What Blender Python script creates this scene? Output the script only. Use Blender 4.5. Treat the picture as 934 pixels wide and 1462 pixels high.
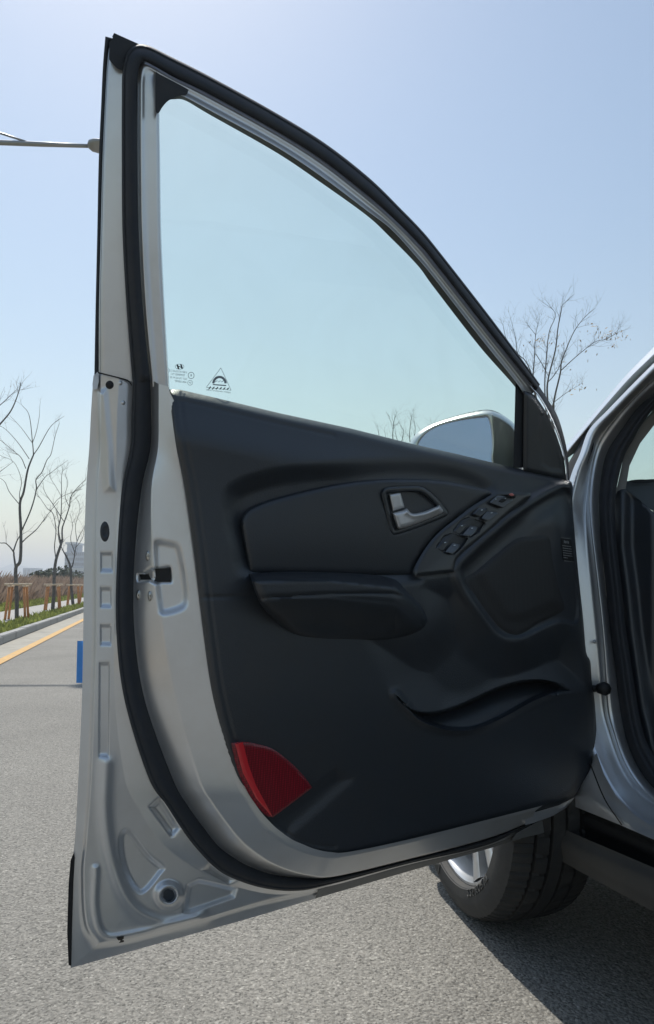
import bpy, bmesh, math, random
import numpy as np
from mathutils import Vector, Matrix
from mathutils.geometry import delaunay_2d_cdt

for o in list(bpy.data.objects): bpy.data.objects.remove(o)
random.seed(7); RNG = np.random.RandomState(5)
SC = bpy.context.scene; COL = SC.collection
R = math.radians

# ---------------------------------------------------------------- camera, sky, sun
FP, PX0, PY0, CAMH = 1014.0, 467.0, 731.0, 0.83        # focal length and centre in photo pixels, eye height
PITCH = math.atan(105.0 / FP)
cam = bpy.data.cameras.new('camera'); cam.sensor_fit = 'VERTICAL'; cam.sensor_height = 24
cam.lens = 24 * FP / 1462.0; cam.clip_start = 0.05; cam.clip_end = 9000
co = bpy.data.objects.new('camera', cam); COL.objects.link(co)
co.location = (0, 0, CAMH); co.rotation_euler = (R(90) + PITCH, 0, 0)
SC.camera = co
SUN_AZ, SUN_EL = R(-20), R(57)                         # azimuth from +Y, clockwise
W = bpy.data.worlds.new('World'); SC.world = W; W.use_nodes = True
nt = W.node_tree; bg = nt.nodes['Background']
sky = nt.nodes.new('ShaderNodeTexSky'); sky.sky_type = 'NISHITA'; sky.sun_disc = False
sky.sun_elevation = SUN_EL; sky.sun_rotation = SUN_AZ
sky.air_density = 1.6; sky.dust_density = 0.7; sky.ozone_density = 0.5; sky.altitude = 30
nt.links.new(sky.outputs[0], bg.inputs[0]); bg.inputs[1].default_value = 0.088
sl = bpy.data.lights.new('sun', 'SUN'); sl.energy = 3.6; sl.angle = R(0.6); sl.color = (1, 0.955, 0.88)
so = bpy.data.objects.new('sun', sl); COL.objects.link(so)
sd = Vector((math.sin(SUN_AZ) * math.cos(SUN_EL), math.cos(SUN_AZ) * math.cos(SUN_EL), math.sin(SUN_EL)))
so.rotation_euler = sd.to_track_quat('Z', 'Y').to_euler(); so.location = (-2, 6, 9)
SC.view_settings.view_transform = 'Standard'; SC.view_settings.look = 'None'
SC.view_settings.exposure = 0.4; SC.view_settings.gamma = 1.0
SC.render.engine = 'CYCLES'
SC.cycles.max_bounces = 7; SC.cycles.diffuse_bounces = 3; SC.cycles.glossy_bounces = 3; SC.cycles.transmission_bounces = 4; SC.cycles.volume_bounces = 0; SC.cycles.transparent_max_bounces = 8

# ---------------------------------------------------------------- materials
def mat(name, col, rough=0.5, metal=0.0, var=0.0, vscale=20.0, bump=0.0, bscale=200.0, coat=0.0, spec=0.5, stain=None, sscale=3.0):
    m = bpy.data.materials.new(name); m.use_nodes = True
    t = m.node_tree; b = t.nodes['Principled BSDF']
    b.inputs['Base Color'].default_value = (*col, 1); b.inputs['Roughness'].default_value = rough
    b.inputs['Metallic'].default_value = metal; b.inputs['Coat Weight'].default_value = coat
    b.inputs['Coat Roughness'].default_value = 0.12; b.inputs['Specular IOR Level'].default_value = spec
    tc = t.nodes.new('ShaderNodeTexCoord')
    csock = None
    if var > 0:
        n = t.nodes.new('ShaderNodeTexNoise'); n.inputs['Scale'].default_value = vscale; n.inputs['Detail'].default_value = 6
        t.links.new(tc.outputs['Object'], n.inputs['Vector'])
        mr = t.nodes.new('ShaderNodeMapRange'); mr.inputs[1].default_value = 0.3; mr.inputs[2].default_value = 0.7
        mr.inputs[3].default_value = 1 - var; mr.inputs[4].default_value = 1 + var
        t.links.new(n.outputs[0], mr.inputs[0])
        mx = t.nodes.new('ShaderNodeMix'); mx.data_type = 'RGBA'; mx.blend_type = 'MULTIPLY'; mx.inputs[0].default_value = 1
        mx.inputs[6].default_value = (*col, 1); t.links.new(mr.outputs[0], mx.inputs[7])
        csock = mx.outputs[2]
    if stain:
        n2 = t.nodes.new('ShaderNodeTexNoise'); n2.inputs['Scale'].default_value = sscale; n2.inputs['Detail'].default_value = 8
        n2.inputs['Roughness'].default_value = 0.65
        t.links.new(tc.outputs['Object'], n2.inputs['Vector'])
        mr2 = t.nodes.new('ShaderNodeMapRange'); mr2.inputs[1].default_value = 0.45; mr2.inputs[2].default_value = 0.72
        mr2.inputs[4].default_value = stain[3]; t.links.new(n2.outputs[0], mr2.inputs[0])
        m2 = t.nodes.new('ShaderNodeMix'); m2.data_type = 'RGBA'
        t.links.new(mr2.outputs[0], m2.inputs[0])
        if csock: t.links.new(csock, m2.inputs[6])
        else: m2.inputs[6].default_value = (*col, 1)
        m2.inputs[7].default_value = (*stain[:3], 1); csock = m2.outputs[2]
    if csock: t.links.new(csock, b.inputs['Base Color'])
    if bump > 0:
        n = t.nodes.new('ShaderNodeTexNoise'); n.inputs['Scale'].default_value = bscale; n.inputs['Detail'].default_value = 4
        t.links.new(tc.outputs['Object'], n.inputs['Vector'])
        bp = t.nodes.new('ShaderNodeBump'); bp.inputs['Strength'].default_value = bump; bp.inputs['Distance'].default_value = 0.001
        t.links.new(n.outputs[0], bp.inputs['Height']); t.links.new(bp.outputs[0], b.inputs['Normal'])
    return m

M = {}
M['silver'] = mat('silver_paint', (0.70, 0.715, 0.73), 0.30, 0.72, coat=0.4, stain=(0.50, 0.48, 0.44, 0.22), sscale=14)
M['rubber'] = mat('rubber', (0.024, 0.028, 0.035), 0.70, spec=0.4, bump=0.25, bscale=500, stain=(0.06, 0.056, 0.05, 0.3), sscale=30)
M['trim'] = mat('trim_plastic', (0.022, 0.0275, 0.035), 0.42, spec=0.75, bump=0.5, bscale=430, stain=(0.034, 0.032, 0.031, 0.35), sscale=9)
M['soft'] = mat('soft_plastic', (0.020, 0.025, 0.032), 0.40, spec=0.7, bump=0.35, bscale=500, stain=(0.03, 0.028, 0.027, 0.3), sscale=11)
M['gloss'] = mat('switch_plastic', (0.022, 0.026, 0.031), 0.30, spec=0.8, bump=0.1, bscale=1400)
M['black'] = mat('black_plastic', (0.008, 0.008, 0.009), 0.6)
M['cladding'] = mat('grey_cladding', (0.05, 0.05, 0.048), 0.6, bump=0.4, bscale=700, stain=(0.10, 0.095, 0.085, 0.35), sscale=7)
M['lever'] = mat('satin_silver', (0.66, 0.66, 0.66), 0.34, 0.45, stain=(0.36, 0.34, 0.31, 0.3), sscale=30)
M['red'] = mat('red_reflector', (0.35, 0.008, 0.016), 0.3, coat=0.6)
M['white'] = mat('white_print', (0.75, 0.77, 0.78), 0.6)
M['print'] = mat('glass_print', (0.03, 0.035, 0.045), 0.6)
M['greyprint'] = mat('grey_glass_print', (0.25, 0.29, 0.32), 0.6)
M['pink'] = mat('switch_glint', (0.55, 0.16, 0.14), 0.3)  # pinkish sun glint, painted as a surface colour
M['cap'] = mat('switch_cap_sheen', (0.075, 0.085, 0.095), 0.32, spec=0.8)  # paler grey than the other switches, sky reflection put into the colour
M['moulding'] = mat('grey_moulding', (0.15, 0.155, 0.155), 0.5, bump=0.3, bscale=500, stain=(0.22, 0.21, 0.19, 0.4), sscale=12)
M['icon'] = mat('pale_icon', (0.55, 0.60, 0.62), 0.5)
M['blue'] = mat('blue_foam', (0.11, 0.36, 0.85), 0.8, var=0.05, vscale=80, bump=0.4, bscale=400)
M['tyre'] = mat('tyre_rubber', (0.03, 0.03, 0.03), 0.72, bump=0.35, bscale=350, stain=(0.075, 0.07, 0.06, 0.55), sscale=14)
M['rim'] = mat('alloy', (0.55, 0.56, 0.57), 0.33, 0.75, coat=0.3, stain=(0.35, 0.33, 0.3, 0.3), sscale=20)
M['mirror'] = mat('mirror_glass', (0.44, 0.48, 0.76), 0.03, 1.0)
M['trimgrey'] = mat('grey_pillar_trim', (0.19, 0.19, 0.18), 0.7, bump=0.3, bscale=500)
M['dash'] = mat('dash_plastic', (0.075, 0.09, 0.10), 0.5, bump=0.4, bscale=700)
M['plug'] = mat('plug_rubber', (0.035, 0.042, 0.05), 0.5)
M['chrome'] = mat('zinc_screw', (0.5, 0.5, 0.48), 0.3, 0.9)
M['floor'] = mat('underbody', (0.01, 0.01, 0.01), 0.9)

def glassmat(name, tint, ior=1.45, haze=(0.8, 0.85, 0.88)):
    m = bpy.data.materials.new(name); m.use_nodes = True; t = m.node_tree; t.nodes.clear()
    o = t.nodes.new('ShaderNodeOutputMaterial'); mx = t.nodes.new('ShaderNodeMixShader')
    tr = t.nodes.new('ShaderNodeBsdfTransparent'); tr.inputs[0].default_value = (*tint, 1)
    gl = t.nodes.new('ShaderNodeBsdfGlossy'); gl.inputs['Roughness'].default_value = 0.02
    lw_ = t.nodes.new('ShaderNodeLayerWeight'); lw_.inputs[0].default_value = 0.5
    pw_ = t.nodes.new('ShaderNodeMath'); pw_.operation = 'POWER'; pw_.inputs[1].default_value = 5
    fr = t.nodes.new('ShaderNodeMapRange'); fr.inputs[3].default_value = 0.045
    t.links.new(lw_.outputs['Facing'], pw_.inputs[0]); t.links.new(pw_.outputs[0], fr.inputs[0])
    df = t.nodes.new('ShaderNodeBsdfDiffuse'); df.inputs[0].default_value = (.8, .8, .78, 1); md = t.nodes.new('ShaderNodeMixShader')   # thin film of dust
    tcg = t.nodes.new('ShaderNodeTexCoord'); ng = t.nodes.new('ShaderNodeTexNoise'); ng.inputs['Scale'].default_value = 5; ng.inputs['Detail'].default_value = 5; ng.inputs['Distortion'].default_value = 1.2
    mg = t.nodes.new('ShaderNodeMapRange'); mg.inputs[1].default_value = .4; mg.inputs[2].default_value = .75; mg.inputs[3].default_value = .005; mg.inputs[4].default_value = .055
    t.links.new(tcg.outputs['Object'], ng.inputs['Vector']); t.links.new(ng.outputs[0], mg.inputs[0]); t.links.new(mg.outputs[0], md.inputs[0])
    t.links.new(tr.outputs[0], md.inputs[1]); t.links.new(df.outputs[0], md.inputs[2])
    t.links.new(fr.outputs[0], mx.inputs[0]); t.links.new(md.outputs[0], mx.inputs[1]); t.links.new(gl.outputs[0], mx.inputs[2])
    t.links.new(mx.outputs[0], o.inputs[0]); return m
M['glass'] = glassmat('tinted_glass', (0.89, 0.975, 0.89))
M['windshield'] = glassmat('windshield_glass', (0.78, 0.90, 0.86))

# ---------------------------------------------------------------- projection helpers: pixel -> point on a real plane of the car
SP, CP = math.sin(PITCH), math.cos(PITCH)
def rays(P):
    P = np.asarray(P, float).reshape(-1, 2)
    x = (P[:, 0] - PX0) / FP; y = (PY0 - P[:, 1]) / FP
    return np.stack([x, CP - SP * y, SP + CP * y], 1)
def ground(px, py, z=0.0):
    d = rays([(px, py)])[0]; t = (z - CAMH) / d[2]
    return Vector((d[0] * t, d[1] * t, z))
def atY(px, py, Y):
    d = rays([(px, py)])[0]; t = Y / d[1]
    return Vector((d[0] * t, Y, CAMH + d[2] * t))
class Plane:
    def __init__(s, o, n, lean, belt): s.o = np.array(o); s.n = np.array(n); s.lean = lean; s.belt = belt
    def un(s, P, w):
        d = rays(P); w = np.broadcast_to(np.asarray(w, float), (len(d),)) * 0.001
        nd = d[:, 0] * s.n[0] + d[:, 1] * s.n[1]
        c0 = -(s.n @ s.o); z = np.full(len(d), CAMH)
        for _ in range(14):
            e = z - s.belt; l = s.lean * 0.5 * (e + np.sqrt(e * e + 0.004))
            t = (w + l - c0) / nd; z = CAMH + t * d[:, 2]
        return np.stack([d[:, 0] * t, d[:, 1] * t, z], 1)
DO = Plane((0.545, 1.698), (0.598, -0.8015), 0.20, 0.98)          # the open door (normal to the cabin side)
CARF = np.array((-0.3155, 0.949)); CARB = np.array((-0.949, -0.3155))
BO = Plane((0.546 + .949 * .09, 1.517 + .3155 * .09), tuple(CARB), -0.30, 0.98)              # the left side of the body (normal outwards)

def spl(pts, n=8, corners=(), closed=False):
    p = np.asarray(pts, float)
    if p.ndim == 1: p = p[:, None]
    N = len(p); out = []
    rng = range(N) if closed else range(N - 1)
    for i in rng:
        a = p[i]; b = p[(i + 1) % N]
        pm = p[i - 1] if (i > 0 or closed) else 2 * a - b
        pn = p[(i + 2) % N] if (i + 2 < N or closed) else 2 * b - a
        if i in corners: pm = 2 * a - b
        if (i + 1) % N in corners: pn = 2 * b - a
        for k in range(n):
            t = k / n
            out.append(0.5 * ((2 * a) + (b - pm) * t + (2 * pm - 5 * a + 4 * b - pn) * t * t + (-pm + 3 * a - 3 * b + pn) * t ** 3))
    if not closed: out.append(p[-1])
    return np.array(out)
def ring(pts, n=6, corners=()): return spl(pts, n, corners, True)
def sdf(P, poly):
    P = np.asarray(P, float); A = np.asarray(poly, float); B = np.roll(A, -1, 0)
    D = np.full(len(P), 1e18); ins = np.zeros(len(P), bool)
    for a, b in zip(A, B):
        e = b - a; l = max(e @ e, 1e-12); v = P - a
        t = np.clip((v @ e) / l, 0, 1); q = v - t[:, None] * e
        D = np.minimum(D, (q * q).sum(1))
        c = (a[1] > P[:, 1]) != (b[1] > P[:, 1])
        if c.any():
            xi = a[0] + (P[:, 1] - a[1]) / (b[1] - a[1] if abs(b[1] - a[1]) > 1e-12 else 1e-12) * e[0]
            ins ^= c & (P[:, 0] < xi)
    d = np.sqrt(D); return np.where(ins, -d, d)
def pdist(P, line):
    A = np.asarray(line, float); D = np.full(len(P), 1e18)
    for a, b in zip(A[:-1], A[1:]):
        e = b - a; l = max(e @ e, 1e-12); v = P - a
        t = np.clip((v @ e) / l, 0, 1); q = v - t[:, None] * e; D = np.minimum(D, (q * q).sum(1))
    return np.sqrt(D)
def ss(a, b, x):
    t = np.clip((x - a) / (b - a), 0, 1); return t * t * (3 - 2 * t)
def interp(P, xs, ys): return np.interp(P, xs, ys)

# ---------------------------------------------------------------- object helpers
def link(name, me, m, parent=None, smooth=True):
    o = bpy.data.objects.new(name, me); COL.objects.link(o)
    if m is not None: me.materials.append(M[m] if isinstance(m, str) else m)
    if smooth: me.polygons.foreach_set('use_smooth', [True] * len(me.polygons))
    if parent is not None: put(o, parent)
    return o
def put(o, parent):
    o.parent = parent
    o.matrix_parent_inverse = Matrix.Translation(-Vector(WORLD.get(parent.name, (0, 0, 0))))
WORLD = {}
def empty(name, loc, parent=None):
    o = bpy.data.objects.new(name, None); COL.objects.link(o); o.empty_display_size = 0.2
    if parent is not None: put(o, parent); o.location = loc
    else: o.location = loc
    WORLD[o.name] = tuple(loc); return o
def tag(o, label=None, cat=None, group=None, kind=None):
    if label: o['label'] = label
    if cat: o['category'] = cat
    if group: o['group'] = group
    if kind: o['kind'] = kind
    return o
def mesh(name, V, Fc):
    me = bpy.data.meshes.new(name); me.from_pydata([tuple(map(float, v)) for v in V], [], [tuple(map(int, f)) for f in Fc]); me.update(); return me
def autosharp(o, ang=40):
    me = o.data; bm = bmesh.new(); bm.from_mesh(me)
    for e in bm.edges:
        if len(e.link_faces) == 2: e.smooth = e.calc_face_angle(0) < R(ang)
    bm.to_mesh(me); bm.free(); return o
def orient(me, plane):
    nr = np.zeros(len(me.polygons) * 3); me.polygons.foreach_get('normal', nr); ar = np.zeros(len(me.polygons)); me.polygons.foreach_get('area', ar)
    nr = (nr.reshape(-1, 3) * ar[:, None]).sum(0)
    if nr[0] * plane.n[0] + nr[1] * plane.n[1] < 0: me.flip_normals()
    return me
def loft(name, cs, ws, ks, plane, m, parent, disp=None, n=8, keep=None, arch=None):
    """cs: contours (each already splined, N x 2), ws: matching mm depths, ks: subdivisions of every strip"""
    rows, wr = [], []
    for i in range(len(cs) - 1):
        for k in range(ks[i] + (1 if i == len(cs) - 2 else 0)):
            t = k / ks[i]; rows.append(cs[i] * (1 - t) + cs[i + 1] * t)
            w = ws[i] * (1 - t) + ws[i + 1] * t
            if arch: w = w + arch(i, t)
            wr.append(w)
    P = np.stack(rows); Wm = np.stack(wr)              # (r, N, 2)
    r, N = Wm.shape; P = P.reshape(-1, 2); Wm = Wm.reshape(-1)
    if disp: Wm = Wm + disp(P)
    if keep is not None: keep.append((P, Wm))
    V = plane.un(P, Wm)
    idx = np.arange(r * N).reshape(r, N)
    Fc = np.stack([idx[:-1, :-1], idx[:-1, 1:], idx[1:, 1:], idx[1:, :-1]], -1).reshape(-1, 4)
    return link(name, orient(mesh(name, V, Fc), plane), m, parent)
def patch(name, outline, wf, plane, m, parent, sp=4.0, skirt=None, smooth=True, sharp=None, lines=()):
    poly = np.asarray(outline, float)
    if not callable(wf): c = float(wf); wf = lambda P: np.full(len(P), c)
    x0, y0 = poly.min(0); x1, y1 = poly.max(0); pts = []
    ny = int((y1 - y0) / (sp * 0.866)) + 1; nx = int((x1 - x0) / sp) + 1
    if nx * ny > 1:
        gx, gy = np.meshgrid(np.arange(nx) * sp + x0, np.arange(ny) * sp * 0.866 + y0)
        gx = gx + (np.arange(ny)[:, None] % 2) * sp * 0.5
        G = np.stack([gx.ravel(), gy.ravel()], 1); G = G[sdf(G, poly) < -0.5 * sp]
        for ln, offs in lines:                     # rows of vertices that follow a sharp edge
            ln = np.asarray(ln); seg = np.concatenate([[0], np.cumsum(np.hypot(*np.diff(ln, axis=0).T))]); u = np.arange(0, seg[-1], 2.2)
            c = np.stack([np.interp(u, seg, ln[:, 0]), np.interp(u, seg, ln[:, 1])], 1); tn = np.gradient(c, axis=0); tn /= np.linalg.norm(tn, axis=1)[:, None]
            nv = np.stack([-tn[:, 1], tn[:, 0]], 1); G = G[pdist(G, ln) > max(abs(o_) for o_ in offs) + 1.0]
            for o_ in offs: pts += (c + nv * o_).tolist()
        pts += G.tolist()
    vin = [Vector(p) for p in poly.tolist() + pts]
    r = delaunay_2d_cdt(vin, [], [list(range(len(poly)))], 1, 1e-5)
    P = np.array([tuple(v) for v in r[0]]); Fc = [tuple(f) for f in r[2]]
    Wm = wf(P); V = plane.un(P, Wm).tolist()
    if skirt is not None:
        cnt = {}
        for f in Fc:
            for a, b in zip(f, f[1:] + f[:1]): cnt[(a, b)] = 1
        bnd = [(a, b) for (a, b) in cnt if (b, a) not in cnt]
        ids = sorted({a for e in bnd for a in e}); mp = {}
        Vb = plane.un(P[ids], np.minimum(Wm[ids] - 1.0, skirt)); 
        for j, a in enumerate(ids): mp[a] = len(V); V.append(Vb[j].tolist())
        Fc += [(b, a, mp[a], mp[b]) for a, b in bnd]
    o = link(name, orient(mesh(name, V, Fc), plane), m, parent, smooth)
    # make the faces look towards the cabin / outside
    if sharp or skirt is not None: autosharp(o, sharp or 50)
    return o
def tube(name, pts, rad, m=None, parent=None, sides=6, V=None, Fc=None):
    own = V is None
    if own: V, Fc = [], []
    pts = [Vector(p) for p in pts]; n = len(pts)
    if not hasattr(rad, '__len__'): rad = [rad] * n
    prev = None
    for i, p in enumerate(pts):
        d = (pts[min(i + 1, n - 1)] - pts[max(i - 1, 0)]); d = d.normalized() if d.length > 1e-9 else Vector((0, 0, 1))
        a = d.orthogonal().normalized() if prev is None else (prev - d * prev.dot(d)).normalized()
        prev = a; b = d.cross(a); base = len(V)
        for k in range(sides):
            q = 2 * math.pi * k / sides; V.append(tuple(p + (a * math.cos(q) + b * math.sin(q)) * rad[i]))
        if i:
            for k in range(sides):
                k2 = (k + 1) % sides
                Fc.append((base - sides + k, base - sides + k2, base + k2, base + k))
        if i == 0: Fc.append(tuple(base + k for k in reversed(range(sides))))
        if i == n - 1: Fc.append(tuple(base + k for k in range(sides)))
    if own: return link(name, mesh(name, V, Fc), m, parent)
def boxmesh(V, Fc, c, ax, half):
    """box with centre c, axes ax (3 unit vectors) and half sizes"""
    b = len(V); c = Vector(c)
    for sx in (-1, 1):
        for sy in (-1, 1):
            for sz in (-1, 1): V.append(tuple(c + ax[0] * sx * half[0] + ax[1] * sy * half[1] + ax[2] * sz * half[2]))
    for f in ((0, 1, 3, 2), (4, 6, 7, 5), (0, 4, 5, 1), (2, 3, 7, 6), (0, 2, 6, 4), (1, 5, 7, 3)): Fc.append(tuple(b + i for i in f))

# ================================================================ GROUND
RD = Vector((-0.239, 0.971, 0)); RL = Vector((-0.971, -0.239, 0)); UP = Vector((0, 0, 1))   # along the road, to its left
def rp(along, left, z): return tuple(RD * along + RL * left + UP * z)
def strip(name, l0, l1, z, m, a0=-60, a1=900, kind='structure', seg=1):
    V, Fc = [], []
    for i in range(seg + 1):
        a = a0 + (a1 - a0) * i / seg; V += [rp(a, l0, z), rp(a, l1, z)]
        if i: b = len(V) - 4; Fc.append((b, b + 2, b + 3, b + 1))
    o = link(name, mesh(name, V, Fc), m, None, False); o['kind'] = kind; return o

def asphalt():
    m = bpy.data.materials.new('asphalt'); m.use_nodes = True; t = m.node_tree; b = t.nodes['Principled BSDF']
    tc = t.nodes.new('ShaderNodeTexCoord')
    v = t.nodes.new('ShaderNodeTexVoronoi'); v.inputs['Scale'].default_value = 215; v.inputs['Randomness'].default_value = 1
    v2 = t.nodes.new('ShaderNodeTexVoronoi'); v2.inputs['Scale'].default_value = 130
    n = t.nodes.new('ShaderNodeTexNoise'); n.inputs['Scale'].default_value = 1.1; n.inputs['Detail'].default_value = 5
    n3 = t.nodes.new('ShaderNodeTexNoise'); n3.inputs['Scale'].default_value = 75; n3.inputs['Detail'].default_value = 4; n3.inputs['Roughness'].default_value = 0.7
    for q in (v, v2, n, n3): t.links.new(tc.outputs['Object'], q.inputs['Vector'])
    sep = t.nodes.new('ShaderNodeSeparateColor'); t.links.new(v.outputs['Color'], sep.inputs[0])
    cr = t.nodes.new('ShaderNodeValToRGB'); e = cr.color_ramp.elements
    e[0].position = 0.0; e[0].color = (0.10, 0.096, 0.085, 1); e[1].position = 1.0; e[1].color = (0.37, 0.355, 0.315, 1)
    k = e.new(0.22); k.color = (0.19, 0.181, 0.160, 1)
    k = e.new(0.55); k.color = (0.235, 0.224, 0.199, 1)
    k = e.new(0.92); k.color = (0.275, 0.262, 0.233, 1)
    t.links.new(sep.outputs[0], cr.inputs[0])
    mr = t.nodes.new('ShaderNodeMapRange'); mr.inputs[1].default_value = 0.3; mr.inputs[2].default_value = 0.7; mr.inputs[3].default_value = 0.87; mr.inputs[4].default_value = 1.12
    t.links.new(n.outputs[0], mr.inputs[0])
    # joints between the stones
    mj = t.nodes.new('ShaderNodeMapRange'); mj.inputs[1].default_value = 0.38; mj.inputs[2].default_value = 0.62; mj.inputs[3].default_value = 0.74; mj.inputs[4].default_value = 1.04
    t.links.new(n3.outputs[0], mj.inputs[0])
    mm = t.nodes.new('ShaderNodeMath'); mm.operation = 'MULTIPLY'; t.links.new(mr.outputs[0], mm.inputs[0]); t.links.new(mj.outputs[0], mm.inputs[1])
    mx = t.nodes.new('ShaderNodeMix'); mx.data_type = 'RGBA'; mx.blend_type = 'MULTIPLY'; mx.inputs[0].default_value = 1
    t.links.new(cr.outputs[0], mx.inputs[6]); t.links.new(mm.outputs[0], mx.inputs[7]); t.links.new(mx.outputs[2], b.inputs['Base Color'])
    b.inputs['Roughness'].default_value = 0.82
    ad = t.nodes.new('ShaderNodeMath'); ad.operation = 'ADD'
    t.links.new(v2.outputs['Distance'], ad.inputs[0]); t.links.new(n3.outputs[0], ad.inputs[1])
    bp = t.nodes.new('ShaderNodeBump'); bp.inputs['Strength'].default_value = 0.75; bp.inputs['Distance'].default_value = 0.005; bp.invert = True
    t.links.new(ad.outputs[0], bp.inputs['Height']); t.links.new(bp.outputs[0], b.inputs['Normal'])
    return m
M['asphalt'] = asphalt()
M['concrete'] = mat('concrete', (0.34, 0.32, 0.27), 0.85, var=0.10, vscale=6, bump=0.5, bscale=120, stain=(0.22, 0.2, 0.17, 0.5), sscale=2)
M['kerb'] = mat('granite', (0.30, 0.30, 0.29), 0.8, var=0.18, vscale=90, bump=0.3, bscale=200)
M['pave'] = mat('paving', (0.33, 0.32, 0.30), 0.85, var=0.1, vscale=4)
M['yellow'] = mat('road_yellow', (0.56, 0.33, 0.10), 0.75, var=0.12, vscale=40, stain=(0.3, 0.27, 0.2, 0.45), sscale=6)
M['soil'] = mat('soil', (0.12, 0.095, 0.06), 0.95, var=0.25, vscale=8, bump=0.6, bscale=60)
M['field'] = mat('field', (0.13, 0.115, 0.065), 0.95, var=0.3, vscale=0.6, stain=(0.06, 0.085, 0.03, 0.7), sscale=0.25)
M['tar'] = mat('tar', (0.05, 0.05, 0.05), 0.8)

L_Y, L_K, L_W0, L_W1, L_F = 1.58, 2.02, 2.72, 3.92, 4.0      # yellow line, kerb face, walk near, walk far
ter = link('terrain', mesh('terrain', [(-4000, -1500, -0.06), (4000, -1500, -0.06), (4000, 6000, -0.06), (-4000, 6000, -0.06)], [(0, 1, 2, 3)]), 'field', None, False); ter['kind'] = 'structure'
strip('road', L_K - 0.34, -5.0, 0.0, 'asphalt')
strip('gutter', L_K, L_K - 0.40, 0.004, 'concrete')
strip('yellow_line', L_K - 0.38, L_K - 0.50, 0.008, 'yellow')
strip('verge_soil', L_K + 0.14, L_W0, 0.10, 'soil')
strip('sidewalk', L_W0, L_W1, 0.125, 'pave')
strip('bank', L_W1, 60, 0.08, 'field')
strip('verge_right', -5.14, -60, 0.08, 'field')
# kerb: a row of stones
def kerb(name, lf, lb, a0, a1):
    base = strip(name, lf + (lb - lf) * 0.15, lb - (lb - lf) * 0.15, 0.10, 'kerb')
    V, Fc = [], []
    boxmesh(V, Fc, (0, 0, 0.062), (RD, RL, UP), (0.494, 0.074, 0.061))
    me = mesh('kerb_stone', V, Fc); bm = bmesh.new(); bm.from_mesh(me)
    bmesh.ops.bevel(bm, geom=list(bm.edges), offset=0.012, segments=2, affect='EDGES'); bm.to_mesh(me); bm.free()
    me.materials.append(M['kerb'])
    for i in range(a0, a1):
        o = bpy.data.objects.new('kerb_stone', me); COL.objects.link(o); o.parent = base
        o.location = Vector(rp(i + 0.5, (lf + lb) / 2 + random.uniform(-.004, .004), random.uniform(-.003, .003)))
kerb('kerb', L_K, L_K + 0.15, 5, 60)
kerb('kerb_right', -5.0, -5.15, 2, 26)

# grass on the verge and the bank, dry brush beyond (nobody could count it)
M['grass'] = mat('grass', (0.24, 0.27, 0.075), 0.9, var=0.35, vscale=3)
def leafy(m, k):
    t = m.node_tree; b = t.nodes['Principled BSDF']; o = t.nodes['Material Output']; tr = t.nodes.new('ShaderNodeBsdfTranslucent'); mx = t.nodes.new('ShaderNodeMixShader')
    mx.inputs[0].default_value = k; src = b.inputs['Base Color'].links[0].from_socket; t.links.new(src, tr.inputs[0])
    t.links.new(b.outputs[0], mx.inputs[1]); t.links.new(tr.outputs[0], mx.inputs[2]); t.links.new(mx.outputs[0], o.inputs[0])
leafy(M['grass'], .5)
M['drygrass'] = mat('dry_brush', (0.34, 0.25, 0.19), 0.95, var=0.3, vscale=0.8)
leafy(M['drygrass'], .4)
M['hedge'] = mat('evergreen', (0.055, 0.075, 0.035), 0.9, var=0.35, vscale=1.5)
def blades(name, n, gen, m, label, cat):
    V, Fc = [], []
    for i in range(n):
        p, h, wd = gen(); a = random.uniform(0, math.pi); lean = Vector((random.gauss(0, .3), random.gauss(0, .3), 0)) * h
        dx = Vector((math.cos(a), math.sin(a), 0)) * wd; p = Vector(p); b = len(V)
        V += [tuple(p - dx), tuple(p + dx), tuple(p + dx * .6 + lean * .4 + UP * h * .6), tuple(p + lean + UP * h)]
        Fc += [(b, b + 1, b + 2), (b, b + 2, b + 3)]
    o = link(name, mesh(name, V, Fc), m, None, False); return tag(o, label, cat, kind='stuff')
def g1():
    a = 6 + 54 * random.random() ** 1.6; l = random.uniform(L_K + .16, L_W0 - .02)
    return rp(a, l, 0.09), random.uniform(.03, .11) * (1.3 if random.random() < .3 else .8), random.uniform(.012, .03)
blades('verge_grass', 16000, g1, 'grass', 'short green weeds on the verge between kerb and sidewalk', 'grass')
def g2():
    a = 12 + 70 * random.random() ** 1.3; l = L_W1 + abs(random.gauss(0, .9))
    return rp(a, l, 0.07), random.uniform(.06, .25), random.uniform(.02, .05)
blades('bank_grass', 9000, g2, 'grass', 'green grass strip along the far side of the sidewalk', 'grass')
def g3():
    a = 18 + 140 * random.random() ** 1.2; l = L_W1 + 1.2 + 18 * random.random() ** 1.4
    return rp(a, l, 0.0), random.uniform(.4, 1.15) * (1 + 0.007 * a) * (0.6 + 0.45 * abs(math.sin(a * .21 + l * .3))), random.uniform(.003, .009) * (1 + .014 * a)
blades('dry_brush', 70000, g3, 'drygrass', 'reddish brown dry brush filling the field beyond the sidewalk', 'brush')

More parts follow.
